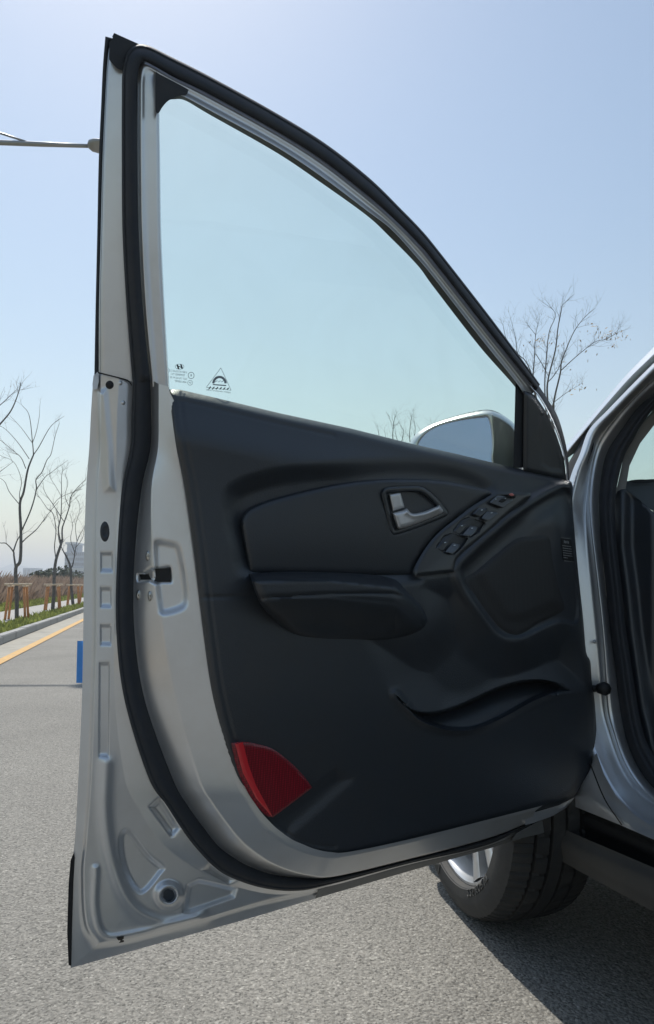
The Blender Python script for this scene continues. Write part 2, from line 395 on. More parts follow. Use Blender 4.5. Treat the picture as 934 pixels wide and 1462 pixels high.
# ================================================================ FAR BACKGROUND
M['bldg'] = mat('far_blue_facade', (0.20, 0.26, 0.33), 0.5, var=0.05, vscale=0.05)
M['bldgw'] = mat('far_white_wall', (0.62, 0.63, 0.62), 0.8)
M['pane'] = mat('far_pane', (0.07, 0.10, 0.14), 0.15)
M['hill'] = mat('far_hill', (0.05, 0.06, 0.045), 1.0, var=0.3, vscale=0.01)
def far_building(name, x0, x1, ytop, Y, depth, m, label, rows, cols, roofbox=None):
    a = atY(x0, ytop, Y); b = atY(x1, ytop, Y); root = empty(name, ((a.x + b.x) / 2, Y, 0))
    ax = (Vector((1, 0, 0)), Vector((0, 1, 0)), UP)
    V, Fc = [], []; boxmesh(V, Fc, ((a.x + b.x) / 2, Y + depth / 2, a.z / 2), ax, ((b.x - a.x) / 2, depth / 2, a.z / 2))
    link('wall', mesh('wall', V, Fc), m, root, False)
    if roofbox:
        c = atY(roofbox[0], roofbox[2], Y + 4); d = atY(roofbox[1], roofbox[2], Y + 4); V, Fc = [], []
        boxmesh(V, Fc, ((c.x + d.x) / 2, Y + 4 + depth / 4, c.z / 2), ax, ((d.x - c.x) / 2, depth / 4, c.z / 2)); link('tower', mesh('tower', V, Fc), m, root, False)
        V, Fc = [], []; boxmesh(V, Fc, ((c.x + d.x) / 2, Y + 4 + depth / 4, c.z + 0.6), ax, ((d.x - c.x) / 2 + .8, depth / 4 + .8, 0.6)); link('tower_roof', mesh('tower_roof', V, Fc), 'bldgw', root, False)
    W_ = b.x - a.x; cw = W_ / cols; rh = a.z / rows
    V, Fc = [], []; boxmesh(V, Fc, (0, 0, 0), ax, (cw * .34, .08, rh * .28)); pm = mesh('window', V, Fc); pm.materials.append(M['pane'])
    for i in range(cols):
        for j in range(rows):
            o = bpy.data.objects.new('window', pm); COL.objects.link(o); put(o, root)
            o.location = (a.x + cw * (i + .5), Y - .02, rh * (j + .55))
    return tag(root, label, 'building')
far_building('office_block', 93, 128, 788, 420, 30, 'bldg', 'hazy blue office block with a stair tower beyond the brush', 7, 12, (96, 106, 777))
far_building('low_warehouse', 100, 140, 811, 300, 25, 'bldgw', 'long low white warehouse in front of the blue office block', 1, 8)
far_building('grey_house', 33, 50, 811, 700, 20, 'bldg', 'small hazy grey house on the skyline left of the office block', 2, 3)
def hill(name, pts, Y, label=None):
    V, Fc = [], []; c = spl(pts, 6)
    for i, (x, y) in enumerate(c):
        p = atY(x, y + 1.2 * math.sin(i * 1.7) * .5, Y); V += [(p.x, Y - 260, -2), tuple(p), (p.x, Y + 500, -2)]
        if i: b = len(V) - 6; Fc += [(b, b + 3, b + 4, b + 1), (b + 1, b + 4, b + 5, b + 2)]
    o = link(name, mesh(name, V, Fc), 'hill'); o['kind'] = 'structure'
hill('hill', [(-260, 822), (-160, 812), (-60, 816), (0, 811), (14, 806), (30, 807), (48, 813), (70, 816), (110, 818), (200, 815), (320, 818), (460, 813), (600, 817), (760, 811), (900, 815), (1100, 812)], 2200)
# evergreen clumps at the field's end: leaf-sized faces through an uneven volume
def clump(name, px, py, Y, rx, h, label, n=1400):
    c = atY(px, py, Y); root = empty(name, (c.x, Y, 0)); V, Fc = [], []
    tube('trunk', [(c.x, Y, 0), (c.x + .05, Y, h * .4), (c.x, Y + .1, h * .7)], [.12, .09, .04], 'bark', root)
    lob = [(random.uniform(-.6, .6) * rx, random.uniform(-.5, .5) * rx, h * random.uniform(.35, .8), random.uniform(.3, .55) * rx) for _ in range(9)]
    for i in range(n):
        lx, ly, lz, lr = random.choice(lob); d = Vector((random.gauss(0, 1), random.gauss(0, 1), random.gauss(0, 1))).normalized() * lr * random.random() ** .4
        p = Vector((c.x + lx, Y + ly, lz)) + d; s = random.uniform(.06, .16)
        u = Vector((random.gauss(0, 1), random.gauss(0, 1), random.gauss(0, 1))).normalized() * s; v = u.orthogonal().normalized() * s; b = len(V)
        V += [tuple(p - u), tuple(p + v), tuple(p + u), tuple(p - v)]; Fc.append((b, b + 1, b + 2, b + 3))
    link('crown', mesh('crown', V, Fc), 'hedge', root, False)
    return tag(root, label, 'tree', 'evergreen trees at the far end of the field')
M['bark'] = mat('bark', (0.15, 0.145, 0.135), 0.9, var=0.25, vscale=15, bump=0.5, bscale=60)
clump('evergreen_tree', 60, 830, 62, 1.5, 2.1, 'small round evergreen beyond the brush between the nearest two staked trees')
clump('evergreen_tree', 88, 825, 70, 2.0, 2.6, 'dark evergreen below the blue office block')
clump('evergreen_tree', 110, 828, 80, 2.2, 2.3, 'wide grey green evergreen nearest the door edge')

# ================================================================ BARE TREES
def bare_tree(name, Y, limbs, label, group, base, twigs=120, tl=0.7, leaf=0, rmin=0.006, seed=1, thick=1.0):
    """limbs: ([pixel points], base radius, tip radius) drawn at distance Y, spread in depth around the trunk"""
    rnd = random.Random(seed); root = empty(name, tuple(base)); V, Fc = [], []; TV, TF = [], []; spots = []
    for li, (pts, r0, r1) in enumerate(limbs):
        c = spl(pts, 5); n = len(c); dep = 0 if li == 0 else rnd.uniform(-1, 1) * 0.5
        path = []
        for i, (x, y) in enumerate(c):
            path.append(atY(x, y, Y + dep * (i / n) + rnd.gauss(0, .01)))
        rr = [thick * (r0 + (r1 - r0) * i / (n - 1)) for i in range(n)]
        if li == 0:
            path[0] = Vector(base) - UP * 0.05; tube('', path, rr, sides=8, V=TV, Fc=TF)
        else: tube('', path, rr, sides=5, V=V, Fc=Fc)
        for i in range(n // 3 if li else int(n * .7), n - 1): spots.append((path[i], (path[i + 1] - path[i]).normalized(), rr[i]))
        spots += [(path[-1], (path[-1] - path[-3]).normalized(), rr[-1])] * 2
    def twig(p, d, L, r, lev):
        q = [p]; dd = d.copy(); k = 5
        for j in range(k):
            dd = (dd + Vector((rnd.gauss(0, .14), rnd.gauss(0, .14), rnd.gauss(0.06, .12)))).normalized(); q.append(q[-1] + dd * L / k)
        tube('', q, [r * (1 - .75 * j / k) for j in range(k + 1)], sides=3, V=V, Fc=Fc)
        if lev:
            for _ in range(lev):
                a = rnd.randint(1, 4); s = Vector((rnd.gauss(0, 1), rnd.gauss(0, .6), rnd.gauss(.2, .7))).normalized()
                twig(q[a], (dd + s * .9).normalized(), L * rnd.uniform(.35, .65), r * .6, lev - 1)
    for _ in range(twigs):
        p, d, r = rnd.choice(spots); s = Vector((rnd.gauss(0, 1), rnd.gauss(0, .8), rnd.gauss(.3, .6))).normalized()
        twig(p, (d + s * .8).normalized(), tl * rnd.uniform(.35, 1), max(rmin, min(r * .5, rmin * 1.8)), 2)
    link('trunk', mesh('trunk', TV, TF), 'bark', root); link('crown', mesh('crown', V, Fc), 'bark', root)
    if leaf:
        LV, LF = [], []
        for cx, cy, rad, cnt in leaf:
            for _ in range(cnt):
                p = atY(cx + rnd.gauss(0, rad * 1.3), cy + rnd.gauss(0, rad * .7), Y + rnd.uniform(-.3, .3)); s = rnd.uniform(.014, .03)
                u = Vector((rnd.gauss(0, 1), rnd.gauss(0, 1), rnd.gauss(0, 1))).normalized() * s; v = u.orthogonal().normalized() * s * .5; b = len(LV)
                LV += [tuple(p - u), tuple(p + v), tuple(p + u), tuple(p - v)]; LF.append((b, b + 1, b + 2, b + 3))
        link('dry_leaves', mesh('dry_leaves', LV, LF), mat('dry_leaf', (0.42, 0.30, 0.16), 0.8), root, False)
    return tag(root, label, 'tree', group)
GL, GR = 'young bare trees along the left sidewalk', 'young bare trees behind the car'
t1 = [([(24, 886), (24, 850), (22.6, 812), (29, 800), (30, 760), (28.5, 720), (34, 702), (39.7, 671), (48, 649)], .062, .022),
      ([(22.6, 812), (20, 793), (19, 787), (9, 776), (0, 775), (-12, 770)], .03, .008),
      ([(19, 788), (24, 773), (29, 764)], .022, .016),
      ([(30, 776), (38, 768), (51, 757), (60, 746), (71, 731), (84, 716)], .02, .006),
      ([(31, 758), (44.5, 727), (52, 699), (51.5, 685), (60, 674), (67, 657), (73, 648), (79, 622), (85, 604)], .022, .006),
      ([(52, 699), (64, 682), (74, 674), (97, 657)], .013, .004),
      ([(48, 649), (55.7, 638), (69.6, 613), (80, 602), (92, 594)], .016, .004),
      ([(48, 649), (46.6, 632), (41.8, 593), (31, 578)], .018, .005), ([(46.6, 632), (51.5, 618), (56, 596), (57, 579)], .011, .004),
      ([(41.8, 655), (25, 631), (5.6, 611), (-10, 606)], .012, .004), ([(46, 632), (30.6, 611), (14, 593)], .01, .004),
      ([(37, 669), (30.6, 654), (21, 645), (0, 628), (-10, 622)], .013, .004), ([(29, 718), (28, 705), (30.6, 685), (20, 660), (0, 650)], .013, .004),
      ([(28.5, 721), (14, 703), (7, 688), (-4, 680)], .013, .005)]
B1 = ground(24, 886, .1); B2 = ground(75, 872.5, .1); B3 = ground(104.6, 865, .1)
bare_tree('bare_tree', B1.y, t1, 'leaning bare tree nearest on the left sidewalk, forked just above its stakes', GL, B1, 34, .5, seed=3, rmin=.003, thick=.72)
t2 = [([(75, 872.5), (77, 848), (77.5, 824), (80, 800), (87, 778), (89, 770)], .08, .045),
      ([(89, 770), (89, 755), (92, 745), (99, 724), (101, 710), (110, 697), (122, 685)], .035, .008), ([(87, 776), (83.5, 755), (87, 737), (88, 709), (88, 682), (90, 668)], .03, .006),
      ([(80, 798), (78, 780), (80, 757), (76, 734), (67, 725), (58, 712), (52, 704)], .022, .006), ([(91, 744), (76.5, 721), (64, 702), (61, 685)], .018, .006),
      ([(99, 724), (93, 708), (97, 690), (93, 676)], .014, .005), ([(76, 721), (84, 712), (100, 704), (118, 698)], .012, .005), ([(88, 709), (80, 695), (72, 682), (70, 670)], .01, .005)]
bare_tree('bare_tree', B2.y, t2, 'second bare tree on the left sidewalk, in front of the blue office block', GL, B2, 46, .6, seed=8, rmin=.0035, thick=.72)
t3 = [([(104.6, 865), (102, 840), (101, 812), (96, 797), (90, 786)], .085, .03), ([(101, 812), (104, 806), (107, 790), (110, 773), (118, 757)], .04, .008),
      ([(90, 786), (84, 770), (84, 745), (80, 730)], .024, .008), ([(107, 790), (101, 770), (104, 750), (100, 735)], .02, .006), ([(110, 773), (108, 750), (114, 728), (112, 715)], .018, .006),
      ([(108, 782), (118, 768), (122, 745)], .018, .006)]
bare_tree('bare_tree', B3.y, t3, 'third bare tree on the left sidewalk, half hidden by the open door', GL, B3, 46, .7, seed=5, rmin=.004, thick=.72)
B0 = Vector(rp(10.2, 2.65, .1))
def px_of(p): 
    x, y, z = p; d = y * CP + (z - CAMH) * SP; u = -y * SP + (z - CAMH) * CP; return (PX0 + FP * x / d, PY0 - FP * u / d)
bx, by = px_of(B0)
t0 = [([(bx, by), (bx + 4, 860), (bx, 780), (bx + 8, 720), (bx + 20, 660)], .06, .03), ([(bx + 20, 660), (-30, 640), (0, 606), (16, 586), (26, 562), (30, 545)], .022, .005),
      ([(bx + 15, 680), (-40, 620), (-10, 588), (4, 575), (22, 558)], .018, .004), ([(bx, 760), (-50, 700), (-30, 650)], .02, .005), ([(bx + 5, 740), (bx - 30, 650), (bx - 10, 560)], .02, .006), ([(bx + 20, 660), (bx + 10, 600), (bx + 30, 540)], .02, .006),
      ([(bx + 10, 700), (-38, 690), (-10, 680), (18, 660)], .013, .003)]
bare_tree('bare_tree', B0.y, t0, 'bare tree mostly out of frame whose twigs cross the left edge of the sky', GL, B0, 20, .45, seed=11, rmin=.0025, thick=.75)
YR = 9.5; BR = Vector((3.0, YR, .08))
tr = [([(px_of(BR)), (782, 800), (786, 700), (789, 620), (790, 578)], .05, .026),
      ([(789, 600), (791, 572), (800, 533), (801.5, 518), (808, 500), (820, 473), (835, 453), (850, 440)], .018, .003),
      ([(786, 620), (781.5, 565), (783, 540), (793, 500), (796.5, 470), (801.5, 443), (804, 435), (820, 420)], .019, .003),
      ([(784, 640), (778, 560), (780, 513), (784, 475), (793, 448), (775, 431)], .015, .0025),
      ([(784, 660), (763, 560), (763, 513), (765, 478), (771, 453)], .013, .0025), ([(765, 478), (757, 468), (753, 462)], .005, .002),
      ([(784, 670), (768, 580), (760, 537), (750, 515), (739, 504), (736, 483), (729, 454)], .013, .0025), ([(739, 504), (726, 490), (721, 478), (718, 462)], .006, .002),
      ([(800, 530), (815, 516), (830, 503), (850, 488), (865, 484), (885, 473)], .009, .0025), ([(790, 575), (810, 560), (830, 548)], .007, .002),
      ([(783, 545), (792, 535), (801, 520)], .008, .005), ([(765, 505), (776, 523), (783, 537)], .007, .006)]
bare_tree('bare_tree', YR, tr, 'bare tree with a few tan dry leaves between the door frame and the car pillar', GR, BR, 190, .34, [(874, 478, 8, 60), (776, 486, 7, 26), (805, 500, 18, 22), (848, 468, 8, 22), (878, 494, 3, 12), (826, 552, 8, 14)], rmin=.0014, seed=21, thick=.78)
for k, (Yk, sx, lab) in enumerate([(15.6, 566, 'bare tree whose top twigs show above the door mirror, seen through the window'), (19.5, 590, 'farther bare tree just right of the twigs above the mirror, seen through the window')]):
    bX = (5.3 - .239 * Yk) / .971; bX = atY(sx, 700, Yk).x; Bk = Vector((bX, Yk, .08)); q = px_of(Bk); o = sx
    tk = [([q, (o, 760), (o + 3, 690), (o, 650)], .06, .03), ([(o, 660), (o - 5, 625), (o - 3, 600), (o, 590)], .02, .003), ([(o, 670), (o - 22, 630), (o - 27, 605)], .018, .003),
          ([(o + 2, 672), (o + 22, 635), (o + 27, 612), (o + 24, 596)], .018, .003), ([(o, 655), (o + 10, 620), (o + 6, 606)], .014, .003), ([(o, 665), (o - 12, 640), (o - 17, 612)], .014, .003)]
    bare_tree('bare_tree', Yk, tk, lab, GR, Bk, 40, .4, seed=31 + k, rmin=.002, thick=.7)

# wooden stake frames round the left trees
M['stake'] = mat('stake_wood', (0.60, 0.28, 0.12), 0.85, var=0.2, vscale=12); M['stakebar'] = mat('bar_wood', (0.72, 0.58, 0.42), 0.85, var=0.15, vscale=12)
B4 = Vector(rp(31.2, 2.65, .1))
for c, lab in ((B0, 'wooden stake frame round the bare tree that stands out of frame'), (B1, 'wooden stake frame round the nearest bare tree on the sidewalk'), (B2, 'wooden stake frame round the second bare tree along the kerb'), (B3, 'wooden stake frame round the third bare tree along the kerb'), (B4, 'farthest wooden stake frame, just left of the door edge')):
    root = empty('tree_stakes', tuple(c)); h = .72; tops = []
    for sx in (-1, 1):
        for sy in (-1, 1):
            b_ = c + RL * sx * .20 + RD * sy * .20; t_ = c + RL * sx * .14 + RD * sy * .16 + UP * h; tops.append(t_)
            tube('stake', [b_ - UP * .05, b_.lerp(t_, .5), t_ + UP * .03], .026, 'stake', root, 7)
    for a, b_, dz in ((0, 1, 0), (2, 3, 0), (0, 2, .036), (1, 3, .036)):
        d = (tops[b_] - tops[a]).normalized() * .10
        tube('crossbar', [tops[a] - d + UP * dz, tops[b_] + d + UP * dz], .024, 'stakebar', root, 7)
    tag(root, lab, 'tree stakes', 'wooden stake frames along the sidewalk')
# blue litter bag on the grass
pB = ground(15, 862, .1); V, Fc = [], []
bm = bmesh.new(); bmesh.ops.create_icosphere(bm, subdivisions=3, radius=.17)
for v in bm.verts: v.co = Vector((v.co.x * 1.3, v.co.y, v.co.z * .75)) * (1 + random.uniform(-.22, .22)) + pB + UP * .11
me = bpy.data.meshes.new('plastic_bag'); bm.to_mesh(me); bm.free()
tag(link('plastic_bag', me, mat('bag_blue', (.16, .38, .75), .5), None, False), 'crumpled blue plastic bag lying on the grass behind the nearest stakes', 'bag')

# street lamp: pole outside the frame, arm over the road
M['galv'] = mat('galvanised', (0.36, 0.37, 0.38), 0.45, 0.6)
lp = atY(-70, 300, 10.9); root = empty('street_lamp', (lp.x, lp.y, .1))
YL = 10.9
tube('pole', [(lp.x, YL, .1), (lp.x, YL, 4), (lp.x, YL, 8.35)], [.1, .085, .065], 'galv', root, 12)
tube('base_plate', [(lp.x, YL, .1), (lp.x, YL, .16)], .2, 'galv', root, 12)
tube('arm', [atY(-72, 200, YL), atY(0, 203.5, YL), atY(60, 206, YL), atY(128, 208.5, YL)], [.045, .042, .038, .03], 'galv', root, 10)
tube('stay_rod', [atY(-70, 168, YL), atY(0, 190, YL), atY(38, 202.5, YL)], [.018, .018, .018], 'galv', root, 6)
V, Fc = [], []
hp = [(126, .05, .04), (130, .13, .075), (138, .17, .085), (160, .17, .07), (176, .12, .04)]
for x, wy, hz in hp:
    c = atY(x, 208.5 + (x - 128) * .03, YL); b = len(V)
    for k in range(12):
        q = 2 * math.pi * k / 12; V.append((c.x, c.y + wy * math.cos(q), c.z + hz * math.sin(q) * (1 if math.sin(q) > 0 else .8)))
    if b:
        for k in range(12): Fc.append((b - 12 + k, b - 12 + (k + 1) % 12, b + (k + 1) % 12, b + k))
Fc += [tuple(reversed(range(12))), tuple(range(48, 60))]
link('lamp_head', mesh('lamp_head', V, Fc), 'galv', root)
tag(root, 'grey street lamp whose arm and lamp head reach in behind the door top', 'street lamp')

# ================================================================ THE CAR
CO = Vector((0.546 + .949 * .9, 1.517 + .3155 * .9, 0))
car = tag(empty('car', tuple(CO)), 'silver car parked with its front left door wide open', 'car')
door = empty('door', (0.545, 1.698, 0.0), car); door['label'] = 'open silver front door with black trim'

# ---- lower steel panel: contours in photo pixels, station by station from the belt down and round to the front
A = [(133.5, 536), (130, 590), (127.5, 640), (123, 700), (120, 800), (119, 900), (117, 1000), (112, 1110), (107, 1200), (99, 1262), (97, 1340), (101, 1382), (180, 1360), (270, 1335), (360, 1310), (450, 1283), (580, 1245), (693, 1213), (762, 1192)]
A2 = [(141, 536), (140, 590), (140.5, 640), (136, 700), (134, 800), (134, 900), (131, 1000), (127, 1110), (120, 1200), (116, 1250), (119, 1320), (136, 1352), (190, 1344), (275, 1320), (360, 1294), (453, 1273), (580, 1239), (693, 1210.6), (761, 1186)]
A3 = [(144, 536), (143.5, 590), (144, 640), (140, 700), (138, 800), (138, 900), (135, 1000), (131, 1110), (124, 1200), (120, 1244), (124, 1314), (142, 1346), (190, 1339), (275, 1316), (360, 1291), (454, 1271), (580, 1238), (693, 1210), (760.5, 1184)]
Q = [(170, 540), (167, 590), (166, 640), (166, 700), (164, 800), (163, 900), (164, 1000), (178, 1110), (200, 1157), (222, 1192), (240, 1212), (262, 1228), (290, 1245), (330, 1264), (395, 1277), (465, 1267), (580, 1236), (693, 1209), (760, 1182)]
W1 = [(190, 545), (188, 590), (186, 640), (174, 700), (167, 800), (166, 900), (178, 1000), (212, 1110), (238, 1150), (264, 1190), (282, 1213), (305, 1237), (330, 1253), (376, 1268), (425, 1272), (475, 1262), (580, 1234), (693, 1207.5), (757, 1176)]
W2 = [(214.5, 542), (216, 590), (215, 640), (202, 700), (192, 800), (192, 900), (207, 1000), (246, 1110), (268, 1150), (294, 1186), (312, 1208), (330, 1222), (352, 1235), (385, 1247), (425, 1252.5), (475, 1252), (580, 1228), (693, 1198), (757, 1174)]
K = [(227, 548), (227, 590), (226, 640), (217, 700), (220, 800), (233, 900), (253, 1000), (284, 1110), (305, 1148), (332, 1185), (348, 1203), (366, 1218), (388, 1232), (415, 1243), (445, 1250), (480, 1250.5), (580, 1226.5), (693, 1197), (758, 1172.5)]
T = [(241, 552), (245, 590), (252, 640), (264, 700), (278, 800), (290, 900), (305, 1000), (335, 1110), (356, 1150), (377, 1182), (392, 1195), (408, 1206), (424, 1213), (441, 1219.5), (462, 1223.5), (490, 1223), (580, 1204), (693, 1175.5), (765, 1157)]
NS = len(A); n_ = 40
CN = (11,)
def S(c, corners=()): return spl(c, n_, corners)
def Sw(v): return spl(np.array(v, float) if hasattr(v, '__len__') else np.full(NS, float(v)), n_)[:, 0]
Kw = [52, 56, 60, 64, 66, 68, 70, 72, 72, 72, 72, 72, 72, 72, 72, 72, 72, 72, 72]
Tw = [62, 68, 76, 82, 86, 88, 90, 92, 92, 92, 92, 92, 92, 92, 92, 92, 92, 92, 92]
Tin = [(x + (10 if i else 1), y - (0 if i < 9 else 7) + (0 if i else 6)) for i, (x, y) in enumerate(T)]
SQ = [[(144, 790), (161, 790), (161, 815), (144, 815)], [(143.5, 840), (159, 840), (159, 866), (143.5, 866)], [(143.5, 893), (159, 893), (159, 920), (143.5, 920)], [(142, 947), (157, 947), (155, 1080), (141, 1080)]]
REC = [[(214, 1152), (229, 1138), (256, 1182), (246, 1195)], ring([(172, 1192), (182, 1184), (194, 1196), (212, 1220), (233, 1238), (229, 1247), (207, 1273), (193, 1270), (179, 1246), (172, 1218)], 4),
       [(262, 1303), (268, 1263), (284, 1256), (338, 1268), (334, 1281), (272, 1303)], [(292, 1243), (298, 1233), (338, 1256), (328, 1262)]]
WEDGE = [(141, 560), (152, 556), (160, 640), (163, 700), (150, 700), (146, 640)]
LATCH = [(198, 819), (205.7, 818.5), (216, 812.7), (222, 811), (243.6, 810), (244.6, 830.7), (221, 832.6), (214.7, 828.7), (198.6, 830)]
POCK = ring([(218, 773), (247, 773), (258, 780), (263, 800), (269.5, 842), (268, 864), (256, 874), (231, 879), (224, 866), (219, 820)], 4)
def emb(P):
    d = np.zeros(len(P))
    for q in SQ: d -= 4.0 * ss(1.2, -2.2, sdf(P, q))
    for q in REC: d -= 8.0 * ss(2.5, -6.0, sdf(P, q))
    r = np.hypot((P[:, 0] - 241), (P[:, 1] - 1278)); d += 9 * ss(24, 12, r) - 12 * ss(12, 8, r)
    d += 5 * ss(5, -8, sdf(P, WEDGE))
    d -= 11 * ss(0, -9, sdf(P, POCK)) * ss(216, 226, P[:, 0])
    d -= 14 * ss(0.8, -1.2, sdf(P, LATCH))
    d -= 3 * ss(8, 6, np.hypot((P[:, 0] - 150.5) * 2.0, P[:, 1] - 759))
    # fold line of the flange sweeping to the bottom
    fl = spl([(137, 1240), (136, 1300), (150, 1335), (190, 1333), (280, 1310)], 8)
    d += 3.0 * np.exp(-(pdist(P, fl) / 5.0) ** 2)
    fl2 = spl([(152, 1090), (150, 1160), (160, 1230), (185, 1290), (230, 1316), (290, 1308)], 8)
    d += 3.5 * np.exp(-(pdist(P, fl2) / 9.0) ** 2)
    return d
STEEL = []
cs = [S(A, CN), S(A2, CN), S(A3, CN), S(Q), S(W1), S(W2), S(K), S(T), S(Tin)]
wq = [26, 26, 25, 22, 20, 20, 19, 17, 17, 17, 17, 17, 17, 16, 16, 16, 16, 16, 16]
inner = loft('inner_panel', cs, [Sw(0), Sw(4), Sw(13), Sw(wq), Sw(24), Sw(27), Sw(Kw), Sw(Tw), Sw([t + 2 for t in Tw])], [4, 2, 70, 16, 3, 12, 24, 2], DO, 'silver', door, emb, keep=STEEL)
def steelw(P):
    G, Wg = STEEL[0]; out = []
    for p in P: out.append(Wg[np.argmin(((G - p) ** 2).sum(1))])
    return np.array(out)

# ---- lower weatherstrip + upper frame: frame contours from the belt up over the corner and down the slanted front
UC = (6,)
F0 = [(135, 552), (137, 440), (139.5, 330), (141.5, 230), (145, 150), (147.5, 95), (151, 52), (203, 66), (240, 82), (300, 112), (387, 160), (461, 205), (525, 255), (571, 300), (600, 330), (624, 359), (688, 441), (737, 506), (769, 550)]
F0b = [(141, 552), (141.5, 440), (144, 330), (146.5, 230), (150, 150), (153, 95), (157, 59), (205, 69), (242, 85), (301, 115), (388, 163), (460.5, 208.5), (524, 258), (570, 304), (599, 333), (623, 362), (687, 444), (736, 509), (768, 553)]
G1 = [(190, 552), (181, 440), (175, 330), (174, 230), (174, 150), (175.5, 95), (186, 69), (205, 66), (242, 83), (301, 113), (388, 161), (461, 206), (525, 256), (571, 301), (600, 331), (624, 360), (688, 442), (737, 507), (769, 551)]
G2 = [(215.5, 552), (204, 440), (198, 330), (196, 230), (196, 150), (197.5, 104), (204, 88), (218, 93), (250, 111), (300, 135), (396, 188), (461, 229), (525, 279), (561, 311), (600, 350), (624, 379), (688, 461), (737, 522), (766, 557)]
G3 = [(219, 552), (208.5, 440), (203, 330), (201.5, 230), (201.5, 150), (202.5, 108), (208, 95), (221, 100), (250, 116), (299, 141), (395, 194), (460, 235.5), (524, 285.5), (560, 316), (598, 355), (622, 385), (686.5, 467), (735, 529), (760, 562)]
G4 = [(225, 556), (215, 440), (209, 330), (207.5, 230), (207.5, 150), (208, 114), (213, 102), (225, 108), (252, 123), (299, 148), (395, 201), (460, 243.5), (524, 293), (559, 322), (597, 363), (621, 392), (685.5, 474), (735, 536), (757, 566)]
G5 = [(240.5, 562), (233.5, 440), (228.5, 330), (227, 230), (226, 168), (226, 150), (230, 134), (246, 133), (262, 138), (299.5, 158), (396, 211), (461, 254), (525, 302), (559, 328), (598, 371), (622, 400), (687, 484), (736, 545), (752, 570)]
G6 = [(243, 562), (235.5, 440), (230.5, 330), (229, 230), (228, 172), (229, 155), (236, 144), (250, 141), (266, 143), (299.5, 162.5), (395.5, 217), (460, 260.5), (524, 306.5), (557, 337), (597, 378), (620, 409), (685, 493), (735, 550), (750, 574)]
NU = len(F0); nu = 10
def SU(c, corners=()): return spl(c, nu, corners)
def Uw(v): return spl(np.array(v, float) if hasattr(v, '__len__') else np.full(NU, float(v)), nu)[:, 0]
loft('window_frame', [SU(F0, UC), SU(F0b, UC), SU(F0b, UC) * .93 + SU(G1) * .07, SU(G1), SU(G2), SU(G3), SU(G4), SU(G5), SU(G6)],
     [Uw(0), Uw(2), Uw(9), Uw(20), Uw(26), Uw(37), Uw(35), Uw(40), Uw(18)], [2, 2, 6, 3, 2, 3, 4, 2], DO, 'silver', door)
loft('edge_seal', [(SU(F0, UC) - np.array((0.5, 0)))[:6 * nu + 6], SU(F0b, UC)[:6 * nu + 6]], [Uw(3)[:6 * nu + 6], Uw(5)[:6 * nu + 6]], [3], DO, 'rubber', door, arch=lambda i, t: 3 * math.sqrt(max(0, 1 - (2 * t - 1) ** 2)))
patch('corner_pad', [(163, 47), (167, 50), (203, 66), (190, 68), (181, 76), (176, 90), (174.5, 101), (166, 97), (156, 85), (156, 60), (162, 53)], 24, DO, 'rubber', door, 4, 6)
patch('flange_tip', [(160, 53), (163, 47), (203, 65), (205, 70), (190, 66)], 12, DO, 'rubber', door, 4, 0)
# continuous weatherstrip round the door
G1w = [p if i < 7 else (p[0] + 2.2, p[1] - 2.2) for i, p in enumerate(G1)]
ws1 = np.concatenate([spl(W1, 12)[::-1], spl(G1w, 12)[1:]]); ws2 = np.concatenate([spl(W2, 12)[::-1], spl(G2, 12)[1:]])
wl = len(spl(W1, 12)); wu = len(ws1) - wl
lo = np.concatenate([np.full(wl, 25.0), np.full(wu, 22.0)]); hi = np.concatenate([np.full(wl, 29.0), np.full(wu, 40.0)])
bot = np.concatenate([spl([0] * 12 + [0.5, 1, 1, 1, 1, 1, 1], 12)[::-1, 0], np.zeros(wu)])
def wsprof(i, t): return (9.0 * math.sqrt(max(0, 1 - (1 - t) ** 2)) if i == 0 else 8.0 if i == 1 else 8.0 + 9.0 * math.sin(math.pi * t) ** .8 - 8.0 * t)
loft('weatherstrip', [ws1, ws1 * .84 + ws2 * .16, ws1 * .81 + ws2 * .19, ws2], [lo, lo + 4, lo + 3, hi], [4, 1, 10], DO, 'rubber', door, arch=wsprof)
# rubber window channel along the slanted edge
run = [([SU(G5), SU(G6) + np.array((-.5, 1.0))], [Uw(46), Uw(24)])]
i0 = 5 * nu
loft('window_channel', [SU(G5)[i0:], (SU(G6) + np.array((-.8, .8)))[i0:]], [Uw(45.5)[i0:], Uw(22)[i0:]], [3], DO, 'rubber', door)
patch('corner_trim', ring([(222.5, 106), (228, 106), (266, 126), (268.5, 130), (266, 135), (256, 136.5), (241, 143.5), (232, 153), (227, 161), (223, 160), (222, 150)], 4), 50, DO, 'rubber', door, 4, 20)

# ---- outer skin, bottom lip, glass
skin = [tuple(p) for p in spl(A, 6, CN)] + [(808, 1176), (850, 1000), (812, 700), (735, 680), (500, 624), (246, 570)]
patch('outer_skin', skin, -14, DO, 'silver', door, 14)
loft('outer_edge', [S(A, CN)[::6], S(A, CN)[::6]], [Sw(0)[::6], Sw(-14)[::6]], [1], DO, 'silver', door)
loft('lower_moulding', [spl(A[15:], 8) , spl(A3[15:], 8), spl(W1[15:], 8)], [np.full(33 - 8, 9.0)[:25]] * 3 if False else [np.full(25, 4.0), np.full(25, 16.0), np.full(25, 20.0)], [4, 3], DO, 'moulding', door)
patch('lower_lip', [(750, 1163.5), (797, 1150), (821, 1138), (809, 1153), (790, 1164.5), (762, 1175), (750, 1178)], 80, DO, 'silver', door, 4, 40)
patch('moulding_end', [(730, 1200), (738, 1189), (765, 1174.5), (792, 1163.5), (809, 1153), (807, 1160), (809, 1178), (770, 1191)], 34, DO, 'moulding', door, 4, 0)
